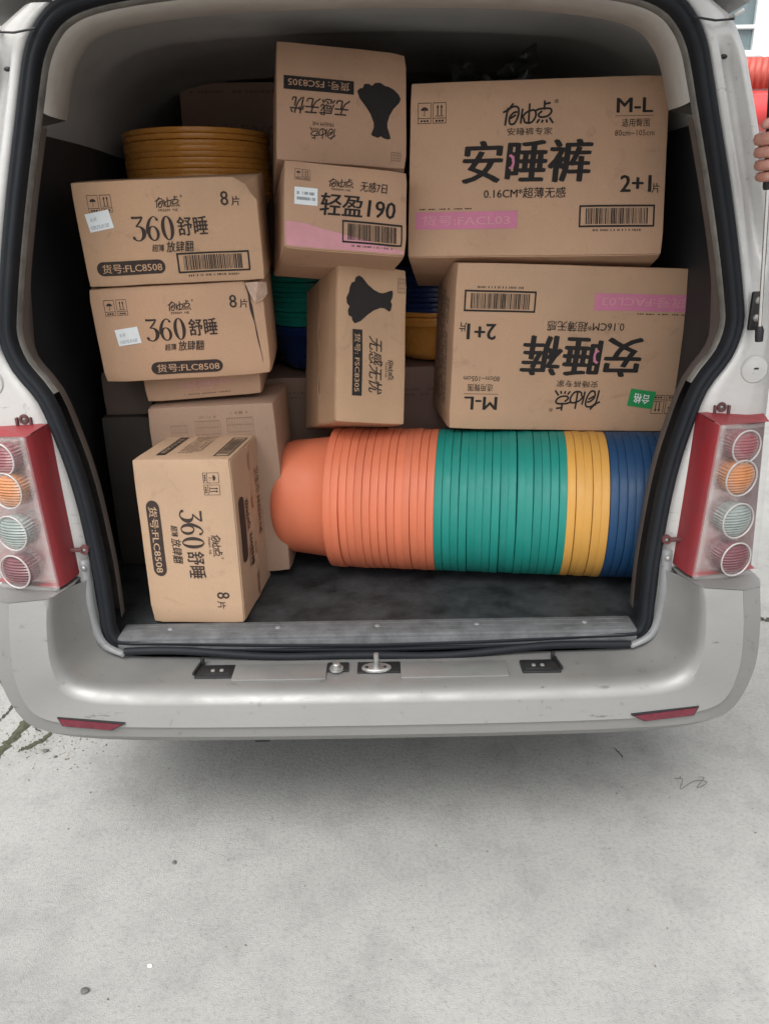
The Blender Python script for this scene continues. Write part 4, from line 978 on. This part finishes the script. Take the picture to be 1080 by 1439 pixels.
Gc.put('pink_band', poly2d([(0, 0), (1, 0), (1, 0.12), (0.8, 0.22), (0.62, 0.30), (0.5, 0.62), (0.3, 0.80), (0.15, 0.98), (0, 1.0)]), (0.012, 0.70, 0.99, 0.985), M['pinkpale'])
Gc.flaps('bottom', along='u')
H.flaps('bottom', along='u')

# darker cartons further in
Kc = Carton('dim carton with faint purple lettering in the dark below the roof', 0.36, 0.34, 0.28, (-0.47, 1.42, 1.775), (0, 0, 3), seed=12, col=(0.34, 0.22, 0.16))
Kc.put('fine_print', lines2d(1, 13), (0.1, 0.06, 0.92, 0.10), M['inkfaint']); Kc.text('自由点360', (0.2, 0.36, 0.85, 0.50), M['inkfaint'], bold=0.03)
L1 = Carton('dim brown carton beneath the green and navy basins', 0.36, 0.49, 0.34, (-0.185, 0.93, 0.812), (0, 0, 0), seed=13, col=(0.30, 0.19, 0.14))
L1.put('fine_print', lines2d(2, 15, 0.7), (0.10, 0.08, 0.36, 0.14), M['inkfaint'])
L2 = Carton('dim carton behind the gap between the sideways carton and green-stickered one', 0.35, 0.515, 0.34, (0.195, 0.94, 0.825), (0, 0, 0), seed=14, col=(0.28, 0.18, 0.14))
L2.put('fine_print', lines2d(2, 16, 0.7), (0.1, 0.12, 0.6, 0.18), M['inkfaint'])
L3 = Carton('carton coloured near-black for shade, against the left wall, low behind the upright carton', 0.145, 0.44, 0.28, (-0.700, 0.640, 0.788), (0, 0, 2), seed=15, col=(0.05, 0.042, 0.038))  # near-black box colour stands in for the darkness of the gap
L4 = Carton('carton coloured dark for shade on the left wall side, just under the torn-cornered carton', 0.13, 0.12, 0.26, (-0.700, 0.66, 1.070), (0, 0, 1), seed=16, col=(0.10, 0.075, 0.06))  # box colour lowered to imitate the unlit gap by the wall
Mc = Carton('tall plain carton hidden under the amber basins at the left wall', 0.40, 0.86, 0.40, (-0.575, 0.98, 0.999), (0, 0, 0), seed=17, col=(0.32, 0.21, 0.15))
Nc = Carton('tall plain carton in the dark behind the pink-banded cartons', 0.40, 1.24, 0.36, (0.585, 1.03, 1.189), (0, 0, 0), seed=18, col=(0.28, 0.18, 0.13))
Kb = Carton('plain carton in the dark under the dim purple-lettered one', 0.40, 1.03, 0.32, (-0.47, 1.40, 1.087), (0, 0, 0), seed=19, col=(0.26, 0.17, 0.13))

# ------------------------------------------------------------------ basins
def basin_mesh(name, rr, rb, depth, band, mat, wall, seg=72, lip=0.0025):
    """washbasin: base at z=0, mouth at z=depth, broad turned-down rim band"""
    fl_ = rr - wall                                        # width of the flange between wall and rim band
    prof = [(0.0, 0.004), (rb * 0.62, 0.004), (rb * 0.64, 0.0), (rb * 0.68, 0.0)]
    rc = depth * 0.30
    for i in range(1, 10):
        a = math.pi / 2 * i / 9
        prof.append((rb * 0.68 + rb * 0.32 * math.sin(a), rc * (1 - math.cos(a))))
    zb = depth - band
    prof += [(rb + (wall - rb) * 0.5, (rc + zb) / 2), (wall, zb - 0.004), (wall + 0.0025, zb - 0.001)]
    prof += [(rr - 0.003, zb - 0.0006), (rr - 0.0008, zb), (rr, zb + 0.0012), (rr + lip * 0.35, depth - 0.0035), (rr + lip * 0.2, depth - 0.0012), (rr - 0.002, depth), (wall + 0.004, depth), (wall + 0.001, depth - 0.003)]
    prof += [(wall - 0.003, zb), (rb + (wall - rb) * 0.5 - 0.003, (rc + zb) / 2), (rb - 0.004, rc), (rb * 0.66, 0.006), (0.0, 0.008)]
    V, F = revolve_vf(prof, seg)
    me = bpy.data.meshes.new(name); me.from_pydata(V, [], F); me.update(); me.materials.append(mat)
    for p in me.polygons: p.use_smooth = True
    me.set_sharp_from_angle(angle=R(40))
    return me
def basin(me, label, group, mw):
    o = bpy.data.objects.new('basin', me); COL.objects.link(o); o.matrix_world = mw
    return tag(o, label, 'basin', group)
# the long stack lying on the floor
PITCH, RR, DEP = 0.0207, 0.1965, 0.182
mm = {k: basin_mesh('basin_' + k, RR, 0.160, DEP, PITCH - 0.0004, M[k], 0.1715, lip=0.001) for k in ('orange', 'teal', 'yellow', 'blue')}
ax = Vector((0.78, -0.105, 0)).normalized()
start = Vector((-0.296, 0.650, 0.7705))
seq = [('orange', 14, 'orange', 'orange'), ('teal', 16, 'green', 'green'), ('yellow', 5, 'yellow', 'yellow'), ('blue', 9, 'blue', 'blue')]
zq = ax.to_track_quat('Z', 'Y').to_matrix().to_4x4()
k = 0
ordn = ['first', 'second', 'third', 'fourth', 'fifth', 'sixth', 'seventh', 'eighth', 'ninth', 'tenth', 'eleventh', 'twelfth', 'thirteenth', 'fourteenth', 'fifteenth', 'sixteenth']
for key, n, cn, _ in seq:
    for i in range(n):
        p = start + ax * (PITCH * k + random.uniform(-0.0006, 0.0006)) + Vector((0, random.uniform(-0.0012, 0.0012), random.uniform(-0.0010, 0.0004)))
        mw = Matrix.Translation(p) @ zq @ Matrix.Rotation(random.uniform(-0.005, 0.005), 4, 'X') @ Matrix.Rotation(random.uniform(-0.005, 0.005), 4, 'Y') @ Matrix.Rotation(random.uniform(0, 6), 4, 'Z')
        if k == 0: lb = 'orange basin showing its whole round base at the end of the lying stack'
        else: lb = f'{cn} basin in the lying stack, {ordn[i]} {cn} one from the left'
        basin(mm[key], lb, 'basins nested in a long stack lying on the van floor', mw); k += 1
# upright stacks
def stack(x, y, z0, items, rr, rb, dep, pitch, where, group):
    mz = {kk: basin_mesh('basin_upright', rr, rb, dep, pitch - 0.0004, M[kk], rr - 0.010, lip=0.004) for kk, _ in items}
    i = 0; tot = {}
    for kk, cn in items: tot[cn] = tot.get(cn, 0) + 1
    seen = {}
    for kk, cn in items:
        seen[cn] = seen.get(cn, 0) + 1
        mw = Matrix.Translation((x + random.uniform(-.001, .001), y + random.uniform(-.001, .001), z0 + pitch * i)) @ Matrix.Rotation(random.uniform(-0.008, 0.008), 4, 'X') @ Matrix.Rotation(random.uniform(0, 6), 4, 'Z')
        basin(mz[kk], f'{cn} basin stacked {where}, {ordn[seen[cn]-1]} {cn} one from below', group, mw); i += 1
stack(-0.543, 1.12, 1.440, [('amber', 'amber')] * 12, 0.214, 0.175, 0.155, 0.0146, 'above the top left carton', 'amber basins above the left cartons')
stack(-0.185, 1.12, 1.062, [('gblue', 'navy')] * 2 + [('gteal', 'green')] * 11, 0.176, 0.140, 0.130, 0.0146, 'left of the sideways carton', 'basins left of the sideways carton')
stack(0.190, 1.12, 1.088, [('amber', 'amber')] * 3 + [('gblue', 'navy')] * 9, 0.170, 0.140, 0.125, 0.0146, 'in the gap right of the sideways carton', 'basins right of the sideways carton')

# ------------------------------------------------------------------ clear plastic bag on top of the load
def bag():
    bm = bmesh.new(); n, m_ = 22, 16
    grid = []
    for i in range(n + 1):
        row = []
        for j in range(m_ + 1):
            u, v = i / n * 2 - 1, j / m_
            x = u * 0.115; z = v * (0.115 if u < 0.2 else 0.135) * (0.45 + 0.55 * abs(u) ** 0.7) - 0.02
            y = 0.05 * math.cos(u * 2.2) * (1 - v) + 0.035 * noise.noise((u * 3, v * 4, 1.7)) + 0.02 * noise.noise((u * 9, v * 9, 4.2))
            z += 0.02 * noise.noise((u * 4, v * 4, 9.1)); x += 0.015 * noise.noise((u * 5, v * 5, 2.2))
            row.append(bm.verts.new((x, y, z)))
        grid.append(row)
    for i in range(n):
        for j in range(m_): bm.faces.new((grid[i][j], grid[i + 1][j], grid[i + 1][j + 1], grid[i][j + 1]))
    # the far side of the bag
    ex = bmesh.ops.duplicate(bm, geom=list(bm.verts) + list(bm.edges) + list(bm.faces))
    for v in [e for e in ex['geom'] if isinstance(e, bmesh.types.BMVert)]: v.co.y = 0.10 - v.co.y * 0.7; v.co.x *= 0.95
    o = bmobj('plastic_bag', bm, M['bag'], None, True)
    o.location = (0.32, 0.98, 1.835)
    return tag(o, 'crumpled clear plastic bag tucked under the roof above the large carton', 'bag')
bag()

# ------------------------------------------------------------------ person holding the strut
def skin_obj(name, verts, edges, radii, mat, parent=None, sub=2, root=0):
    me = bpy.data.meshes.new(name); me.from_pydata([tuple(v) for v in verts], edges, []); me.update()
    o = link(bpy.data.objects.new(name, me), parent)
    md = o.modifiers.new('skin', 'SKIN'); md.use_smooth_shade = True
    sv = me.skin_vertices[0].data
    for i, r_ in enumerate(radii):
        sv[i].radius = (r_, r_) if not isinstance(r_, tuple) else r_; sv[i].use_root = (i == root)
    ms = o.modifiers.new('sub', 'SUBSURF'); ms.levels = sub; ms.render_levels = sub
    me.materials.append(mat)
    dg = bpy.context.evaluated_depsgraph_get(); ev = bpy.data.meshes.new_from_object(o.evaluated_get(dg))
    o.modifiers.clear(); o.data = ev
    for p in ev.polygons: p.use_smooth = True
    return o
def join_into(name, objs, mat):
    V, F = [], []
    for o in objs:
        b = len(V); V += [o.matrix_world @ v.co for v in o.data.vertices]; F += [tuple(i + b for i in p.vertices) for p in o.data.polygons]
    for o in objs: bpy.data.objects.remove(o)
    return mesh(name, V, F, mat, None, True)
def person():
    base = Vector((1.42, 0.10, 0))
    grip = p1 + Vector((XC, 0, 0.045)) + dirn * 0.02       # where the fist closes round the strut
    jn = {'pelvis': base + Vector((0, 0, 0.92)), 'waist': base + Vector((-0.01, 0, 1.06)), 'chest': base + Vector((-0.02, 0, 1.27)), 'neck0': base + Vector((-0.02, 0.0, 1.42)), 'neck': base + Vector((-0.035, -0.005, 1.49)),
          'head0': base + Vector((-0.05, -0.01, 1.56)), 'head': base + Vector((-0.055, -0.01, 1.65)), 'crown': base + Vector((-0.05, -0.005, 1.72)),
          'shl': base + Vector((-0.10, -0.15, 1.36)), 'ell': base + Vector((-0.33, -0.09, 1.30)), 'wrl': grip + Vector((0.085, -0.01, -0.02)),
          'shr': base + Vector((0.02, 0.18, 1.37)), 'elr': base + Vector((0.03, 0.24, 1.10)), 'wrr': base + Vector((-0.03, 0.22, 0.86)),
          'hl': base + Vector((0, -0.09, 0.88)), 'kl': base + Vector((-0.02, -0.11, 0.49)), 'al': base + Vector((0.0, -0.12, 0.09)), 'tl': base + Vector((-0.16, -0.13, 0.035)),
          'hr': base + Vector((0, 0.09, 0.88)), 'kr': base + Vector((-0.01, 0.12, 0.49)), 'ar': base + Vector((0.03, 0.14, 0.09)), 'tr': base + Vector((-0.13, 0.16, 0.035))}
    names = list(jn); ix = {n: i for i, n in enumerate(names)}
    E_ = [('pelvis', 'waist'), ('waist', 'chest'), ('chest', 'neck0'), ('neck0', 'neck'), ('neck', 'head0'), ('head0', 'head'), ('head', 'crown'), ('chest', 'shl'), ('shl', 'ell'), ('ell', 'wrl'), ('chest', 'shr'), ('shr', 'elr'), ('elr', 'wrr'),
          ('pelvis', 'hl'), ('hl', 'kl'), ('kl', 'al'), ('al', 'tl'), ('pelvis', 'hr'), ('hr', 'kr'), ('kr', 'ar'), ('ar', 'tr')]
    rad = {'pelvis': 0.13, 'waist': 0.12, 'chest': 0.15, 'neck0': 0.075, 'neck': 0.055, 'head0': 0.075, 'head': 0.088, 'crown': 0.05, 'shl': 0.062, 'ell': 0.042, 'wrl': 0.027, 'shr': 0.062, 'elr': 0.045, 'wrr': 0.03,
           'hl': 0.088, 'kl': 0.06, 'al': 0.042, 'tl': 0.035, 'hr': 0.088, 'kr': 0.06, 'ar': 0.042, 'tr': 0.035}
    body = skin_obj('b', [jn[n] for n in names], [(ix[a], ix[b]) for a, b in E_], [rad[n] for n in names], M['skin'])
    pieces = [body]
    ud = dirn.normalized(); outw = Vector((1, -0.15, 0)).normalized(); outw = (outw - ud * outw.dot(ud)).normalized(); fwd = ud.cross(outw)   # outw points to the arm
    if fwd.y > 0: fwd = -fwd                                    # towards the camera
    palm = grip + outw * 0.040
    pl = skin_obj('p', [jn['wrl'], palm + outw * 0.012 + fwd * 0.012 + ud * 0.004, palm + fwd * 0.010 + ud * 0.030, palm + fwd * 0.010 - ud * 0.024], [(0, 1), (1, 2), (1, 3)], [0.026, 0.026, 0.017, 0.016], M['skin']); pieces.append(pl)
    for q, (h, ln, r_) in enumerate(((0.036, 1.22, 0.0128), (0.013, 1.12, 0.0120), (-0.010, 0.98, 0.0113), (-0.031, 0.84, 0.0100))):
        c = grip + ud * h
        pts = [c + outw * 0.040 + fwd * 0.012, c + outw * 0.012 + fwd * 0.030 * ln, c - outw * 0.014 * ln + fwd * 0.026, c - outw * 0.026 * ln + fwd * 0.006, c - outw * 0.020 - fwd * 0.013, c - outw * 0.002 - fwd * 0.021]
        pieces.append(skin_obj('f', pts, [(i, i + 1) for i in range(5)], [r_ * 1.05, r_ * 1.08, r_, r_ * 1.04, r_ * 0.92, r_ * 0.8], M['skin'], sub=1))
    c = grip + ud * 0.052
    tpts = [palm - fwd * 0.002 + ud * 0.012, c + outw * 0.030 - fwd * 0.010 - ud * 0.008, c + outw * 0.004 + fwd * 0.004 + ud * 0.010, c - outw * 0.012 + fwd * 0.020 + ud * 0.012, c - outw * 0.030 + fwd * 0.024 + ud * 0.006]
    pieces.append(skin_obj('th', tpts, [(i, i + 1) for i in range(4)], [0.017, 0.014, 0.0118, 0.0112, 0.0085], M['skin'], sub=1))
    o = join_into('person', pieces, M['skin'])
    tag(o, 'person beside the van whose hand grips the tailgate strut at the right edge', 'person')
    # clothes: grown from the same skeleton, a little larger, ending at neck, cuffs, waist and hems
    def cloth(nm, use, add, mat):
        ns = [n for n in names if n in use]; im = {n: i for i, n in enumerate(ns)}
        co = skin_obj(nm, [use[n] if use[n] is not None else jn[n] for n in ns], [(im[a], im[b]) for a, b in E_ if a in im and b in im], [rad[n] + add for n in ns], mat, o); return co
    cloth('jacket', {'pelvis': None, 'waist': None, 'chest': None, 'neck0': jn['neck0'] - Vector((0, 0, 0.02)), 'shl': None, 'ell': None, 'wrl': jn['ell'].lerp(jn['wrl'], 0.75), 'shr': None, 'elr': None, 'wrr': jn['elr'].lerp(jn['wrr'], 0.85)}, 0.014, pm('dark_jacket', (0.05, 0.055, 0.07), 0.85, 0, 0.2, 12, 0.3, 200))
    cloth('trousers', {'pelvis': jn['pelvis'] - Vector((0, 0, 0.01)), 'hl': None, 'kl': None, 'al': jn['al'] + Vector((0, 0, 0.02)), 'hr': None, 'kr': None, 'ar': jn['ar'] + Vector((0, 0, 0.02))}, 0.015, pm('grey_trousers', (0.08, 0.08, 0.085), 0.9, 0, 0.2, 12, 0.3, 200))
    # shoes, hair and face
    hairm = pm('black_hair', (0.012, 0.010, 0.009), 0.5, 0, 0.3, 60, 0.4, 300)
    hd_ = jn['head']
    V, F = [], []
    for i in range(9):
        for j in range(25):
            a = math.pi * (i / 8) * 0.55; b = 2 * math.pi * j / 24
            low = 1.0 + 0.25 * max(0, math.cos(b))
            V.append(hd_ + Vector((0.006 + 0.103 * math.sin(a * low) * math.cos(b), 0.093 * math.sin(a * low) * math.sin(b), 0.008 + 0.105 * math.cos(a * low))))
    mesh('hair', V, loft_faces(9, 25), hairm, o, True)
    for sy in (-1, 1):
        V, F = revolve_vf([(0.0, 0.006), (0.007, 0.004), (0.0095, 0.0)], 12)
        mesh('eye', [hd_ + Vector((-0.088 - c, sy * 0.034 + a, 0.0 + b * 0.55)) for a, b, c in V], F, hairm, o, True)
        V, F = revolve_vf([(0.0, 0.014), (0.016, 0.010), (0.024, 0.0)], 14)
        mesh('ear', [hd_ + Vector((0.005 + a * 0.7, sy * (0.088 + c), -0.012 + b * 1.2)) for a, b, c in V], F, M['skin'], o, True)
        nm = 'al' if sy < 0 else 'ar'; tp = 'tl' if sy < 0 else 'tr'
        skin_obj('shoe', [jn[nm] + Vector((0.045, 0, -0.045)), jn[nm] + Vector((0, 0, -0.03)), jn[tp] + Vector((0, 0, 0.005)), jn[tp] + Vector((-0.05, 0, 0))], [(0, 1), (1, 2), (2, 3)], [0.040, 0.046, 0.042, 0.034], M['black'], o)
    V, F = tube_vf([hd_ + Vector((-0.080, 0, 0.012)), hd_ + Vector((-0.098, 0, -0.018)), hd_ + Vector((-0.110, 0, -0.036)), hd_ + Vector((-0.088, 0, -0.046))], [0.008, 0.011, 0.014, 0.008], 10)
    mesh('nose', V, F, M['skin'], o, True)
    V, F = tube_vf([hd_ + Vector((-0.080, -0.024, -0.068)), hd_ + Vector((-0.088, 0, -0.066)), hd_ + Vector((-0.080, 0.024, -0.068))], [0.003, 0.006, 0.003], 8)
    mesh('mouth', V, F, pm('lips', (0.35, 0.12, 0.10), 0.5), o, True)
person()

# ------------------------------------------------------------------ what shows beyond the right corner
bld = empty('white_building', (5.6, 11.2, 0)); tag(bld, 'white rendered building with aluminium window beyond the van', 'building')
M['render'] = pm('white_render', (0.78, 0.79, 0.78), 0.8, 0, 0.06, 2, 0.2, 80)
M['alu'] = pm('aluminium_frame', (0.70, 0.72, 0.72), 0.4, 0.3, 0.05, 5)
M['redsheet'] = pm('red_corrugated_sheet', (0.42, 0.075, 0.055), 0.5, 0, 0.12, 4)
# wall pieces leave the window opening free (window x 4.66..5.42, z 3.74..4.85 in the world)
ox = -5.6
rbox('wall', (2.2, 0.25, 7.0), (4.66 - 1.1 + ox, 0.0, 3.5), M['render'], bld, 0.01)
rbox('wall', (5.2, 0.25, 7.0), (5.42 + 2.6 + ox, 0.0, 3.5), M['render'], bld, 0.01)
rbox('wall', (0.76, 0.25, 3.74), (5.04 + ox, 0.001, 1.87), M['render'], bld, 0.005)
rbox('wall', (0.76, 0.25, 2.15), (5.04 + ox, 0.001, 4.85 + 1.075), M['render'], bld, 0.005)
rbox('window_sill', (0.84, 0.34, 0.05), (5.04 + ox, -0.04, 3.745), M['alu'], bld, 0.008)
for (sx, sz, lx, lz) in ((0.05, 1.10, 4.69, 4.30), (0.07, 1.10, 5.385, 4.30), (0.65, 0.06, 5.04, 3.80), (0.65, 0.06, 5.04, 4.82), (0.65, 0.05, 5.04, 4.12)):
    rbox('window_frame', (sx, 0.08, sz), (lx + ox, -0.06, lz), M['alu'], bld, 0.006)
rbox('window_pane', (0.66, 0.012, 1.04), (5.04 + ox, -0.03, 4.30), M['glass'], bld, 0)
# red corrugated fascia fixed to the wall below the window
rows = []
for z in (0.0, 1.0):
    rows.append([Vector((-1.3 + i * 0.02, 0.014 * math.sin(i * 0.02 * 2 * math.pi / 0.09), z * 0.40)) for i in range(231)])
fe = loft('corrugated_sheet', rows, M['redsheet'], None, thick=0.004)
fe.location = (5.6, 10.98, 3.32)
tag(fe, 'red corrugated metal sheet below the building window', 'metal sheet')
# rounded red awning box under it, folded in
M['redpaint'] = pm('red_awning_cloth', (0.50, 0.035, 0.035), 0.45, 0, 0.1, 3, coat=0.2)
aw = empty('awning', (6.4, 10.9, 2.75)); tag(aw, 'rolled red awning under the corrugated sheet, just above the hand', 'awning')
prof = catmull([(0, 0.16, 0.50), (0, -0.05, 0.52), (0, -0.25, 0.44), (0, -0.34, 0.26), (0, -0.30, 0.08), (0, -0.12, 0.0), (0, 0.16, 0.02)], 5)
loft('awning_roll', [[Vector((x, p.y + 0.01 * math.sin(i * 1.7), p.z + 0.008 * math.sin(i * 2.3))) for p in prof] for i, x in enumerate([-2.0 + 4.0 * k / 24 for k in range(25)])], M['redpaint'], aw, flip=True)
for x in (-1.98, 1.98): mesh('awning_end', [Vector((x, p.y, p.z)) for p in prof], [tuple(range(len(prof)))], M['alu'], aw)

# ------------------------------------------------------------------ small things on the ground
M['moss'] = pm('moss_dirt', (0.085, 0.088, 0.05), 0.95, 0, 0.4, 60, 0.8, 150, col2=(0.04, 0.037, 0.028))
M['dirt'] = pm('crack_dirt', (0.055, 0.05, 0.04), 0.95, 0, 0.4, 40, 0.8, 150)
def ribbon(name, pix, wid, mat, z, label, seed, jag=0.35, cat='crack'):
    rnd = random.Random(seed)
    pts = catmull([at_ground(*p) for p in pix], 9); V, F = [], []
    for i, p in enumerate(pts):
        a, c = pts[max(0, i - 1)], pts[min(len(pts) - 1, i + 1)]; t = (c - a).normalized(); nn = Vector((-t.y, t.x, 0))
        e = min(1, 4 * i / len(pts) + 0.1, 4 * (len(pts) - 1 - i) / len(pts) + 0.1)
        w1 = wid * e * (1 + jag * rnd.uniform(-1, 1)) / 2; w2 = wid * e * (1 + jag * rnd.uniform(-1, 1)) / 2
        sh = nn * wid * 0.25 * rnd.uniform(-1, 1)
        V += [p + nn * w1 + sh + Vector((0, 0, z)), p + sh + Vector((0, 0, z + wid * 0.12)), p - nn * w2 + sh + Vector((0, 0, z))]
    for i in range(len(pts) - 1):
        for k2 in (0, 1): F.append((3 * i + k2, 3 * i + k2 + 1, 3 * i + k2 + 4, 3 * i + k2 + 3))
    o = mesh(name, V, F, mat); tag(o, label, cat, kind='stuff'); return o
ribbon('moss', [(-60, 905), (5, 955), (25, 975), (40, 985)], 0.035, M['moss'], 0.003, 'mossy crack in the concrete beside the bumper corner', 1)
ribbon('moss', [(45, 990), (40, 1010), (18, 1038), (-5, 1062), (-40, 1100)], 0.028, M['moss'], 0.003, 'long mossy joint running to the lower left corner', 2)
ribbon('moss', [(78, 1024), (60, 1040), (40, 1050), (25, 1057)], 0.018, M['moss'], 0.003, 'short mossy streak under the bumper corner', 3)
ribbon('dirt', [(14, 920), (5, 935), (3, 950), (10, 960)], 0.012, M['dirt'], 0.003, 'thin dark crack beside the bumper corner', 4, 0.8)
ribbon('dirt', [(25, 978), (18, 992), (10, 1004), (-10, 1020)], 0.008, M['dirt'], 0.003, 'hairline crack crossing the concrete by the van', 5, 0.8)
ribbon('dirt', [(40, 985), (47, 1000), (38, 1012), (58, 1030)], 0.012, M['dirt'], 0.0035, 'dark crumbling crack edge near the bumper', 6, 0.9)
ribbon('dirt', [(5, 860), (3, 872), (0, 880)], 0.02, M['dirt'], 0.003, 'dark crack left of the lamp', 7, 0.9)
ribbon('dirt', [(1068, 868), (1076, 873), (1090, 868)], 0.02, M['dirt'], 0.003, 'dark crack right of the bumper end', 8, 0.9)
ribbon('dirt', [(860, 1050), (870, 1060), (875, 1068)], 0.004, M['dirt'], 0.003, 'hairline crack below the bumper', 9, 0.9)
# loose grit
M['stone'] = pm('dark_stone', (0.10, 0.10, 0.095), 0.9, 0, 0.3, 60, 0.4, 200)
M['grit'] = pm('brown_grit', (0.17, 0.13, 0.09), 0.9, 0, 0.4, 60)
def pebble_bm(bm, c, r, rnd):
    ex = bmesh.ops.create_icosphere(bm, subdivisions=1, radius=r)
    sx, sy, sz = rnd.uniform(0.7, 1.3), rnd.uniform(0.7, 1.3), rnd.uniform(0.45, 0.8)
    for v in ex['verts']:
        v.co = Vector((v.co.x * sx, v.co.y * sy, v.co.z * sz)) * rnd.uniform(0.85, 1.15) + Vector(c) + Vector((0, 0, r * sz * 0.6))
def pebble(px, py, r, label, mat, seed):
    rnd = random.Random(seed); bm = bmesh.new(); ex = bmesh.ops.create_icosphere(bm, subdivisions=3, radius=r)
    for v in ex['verts']:
        k2 = 1 + 0.35 * noise.noise(v.co * (0.9 / r) + Vector((seed, 0, 0))); v.co = Vector((v.co.x * 1.15 * k2, v.co.y * 0.9 * k2, v.co.z * 0.65 * k2))
    o = bmobj('pebble', bm, mat, None, True); p = at_ground(px, py); o.location = (p.x, p.y, r * 0.45); tag(o, label, 'pebble'); return o
pebble(120, 1394, 0.0080, 'dark pebble on the concrete in the near left corner', M['stone'], 1)
pebble(245, 1213, 0.0055, 'small dark pebble on the concrete between bumper and near corner', M['stone'], 2)
pebble(211, 1358, 0.0045, 'tiny white chip on the concrete near the dark pebble', M['white'], 3)
pebble(65, 1056, 0.0075, 'dark pebble by the mossy streak under the bumper corner', M['stone'], 4)
pebble(78, 1064, 0.0045, 'tiny pebble just below the bumper corner', M['stone'], 5)
bm = bmesh.new(); rnd = random.Random(4)
for i in range(420):
    if i < 330: px, py = rnd.gauss(70, 45), rnd.gauss(1035, 22)
    elif i < 350: px, py = rnd.gauss(45, 25), rnd.gauss(985, 25)
    else: px, py = rnd.uniform(-20, 1100), rnd.uniform(1050, 1460)
    p = at_ground(px, py); pebble_bm(bm, (p.x, p.y, 0), rnd.uniform(0.0008, 0.0030), rnd)
tag(bmobj('grit', bm, M['grit']), 'loose brown grit scattered on the concrete by the bumper', 'grit', kind='stuff')
# twisted scrap of wire
wp = [at_ground(*p) + Vector((0, 0, 0.003 + 0.004 * (i % 2))) for i, p in enumerate(((947, 1095), (958, 1098), (955, 1110), (972, 1101), (985, 1098), (992, 1103), (978, 1108), (988, 1096), (980, 1093)))]
tag(tube('wire_scrap', catmull(wp, 4), 0.0008, M['stone'], None, 6), 'twisted scrap of thin dark wire on the concrete to the right', 'wire')
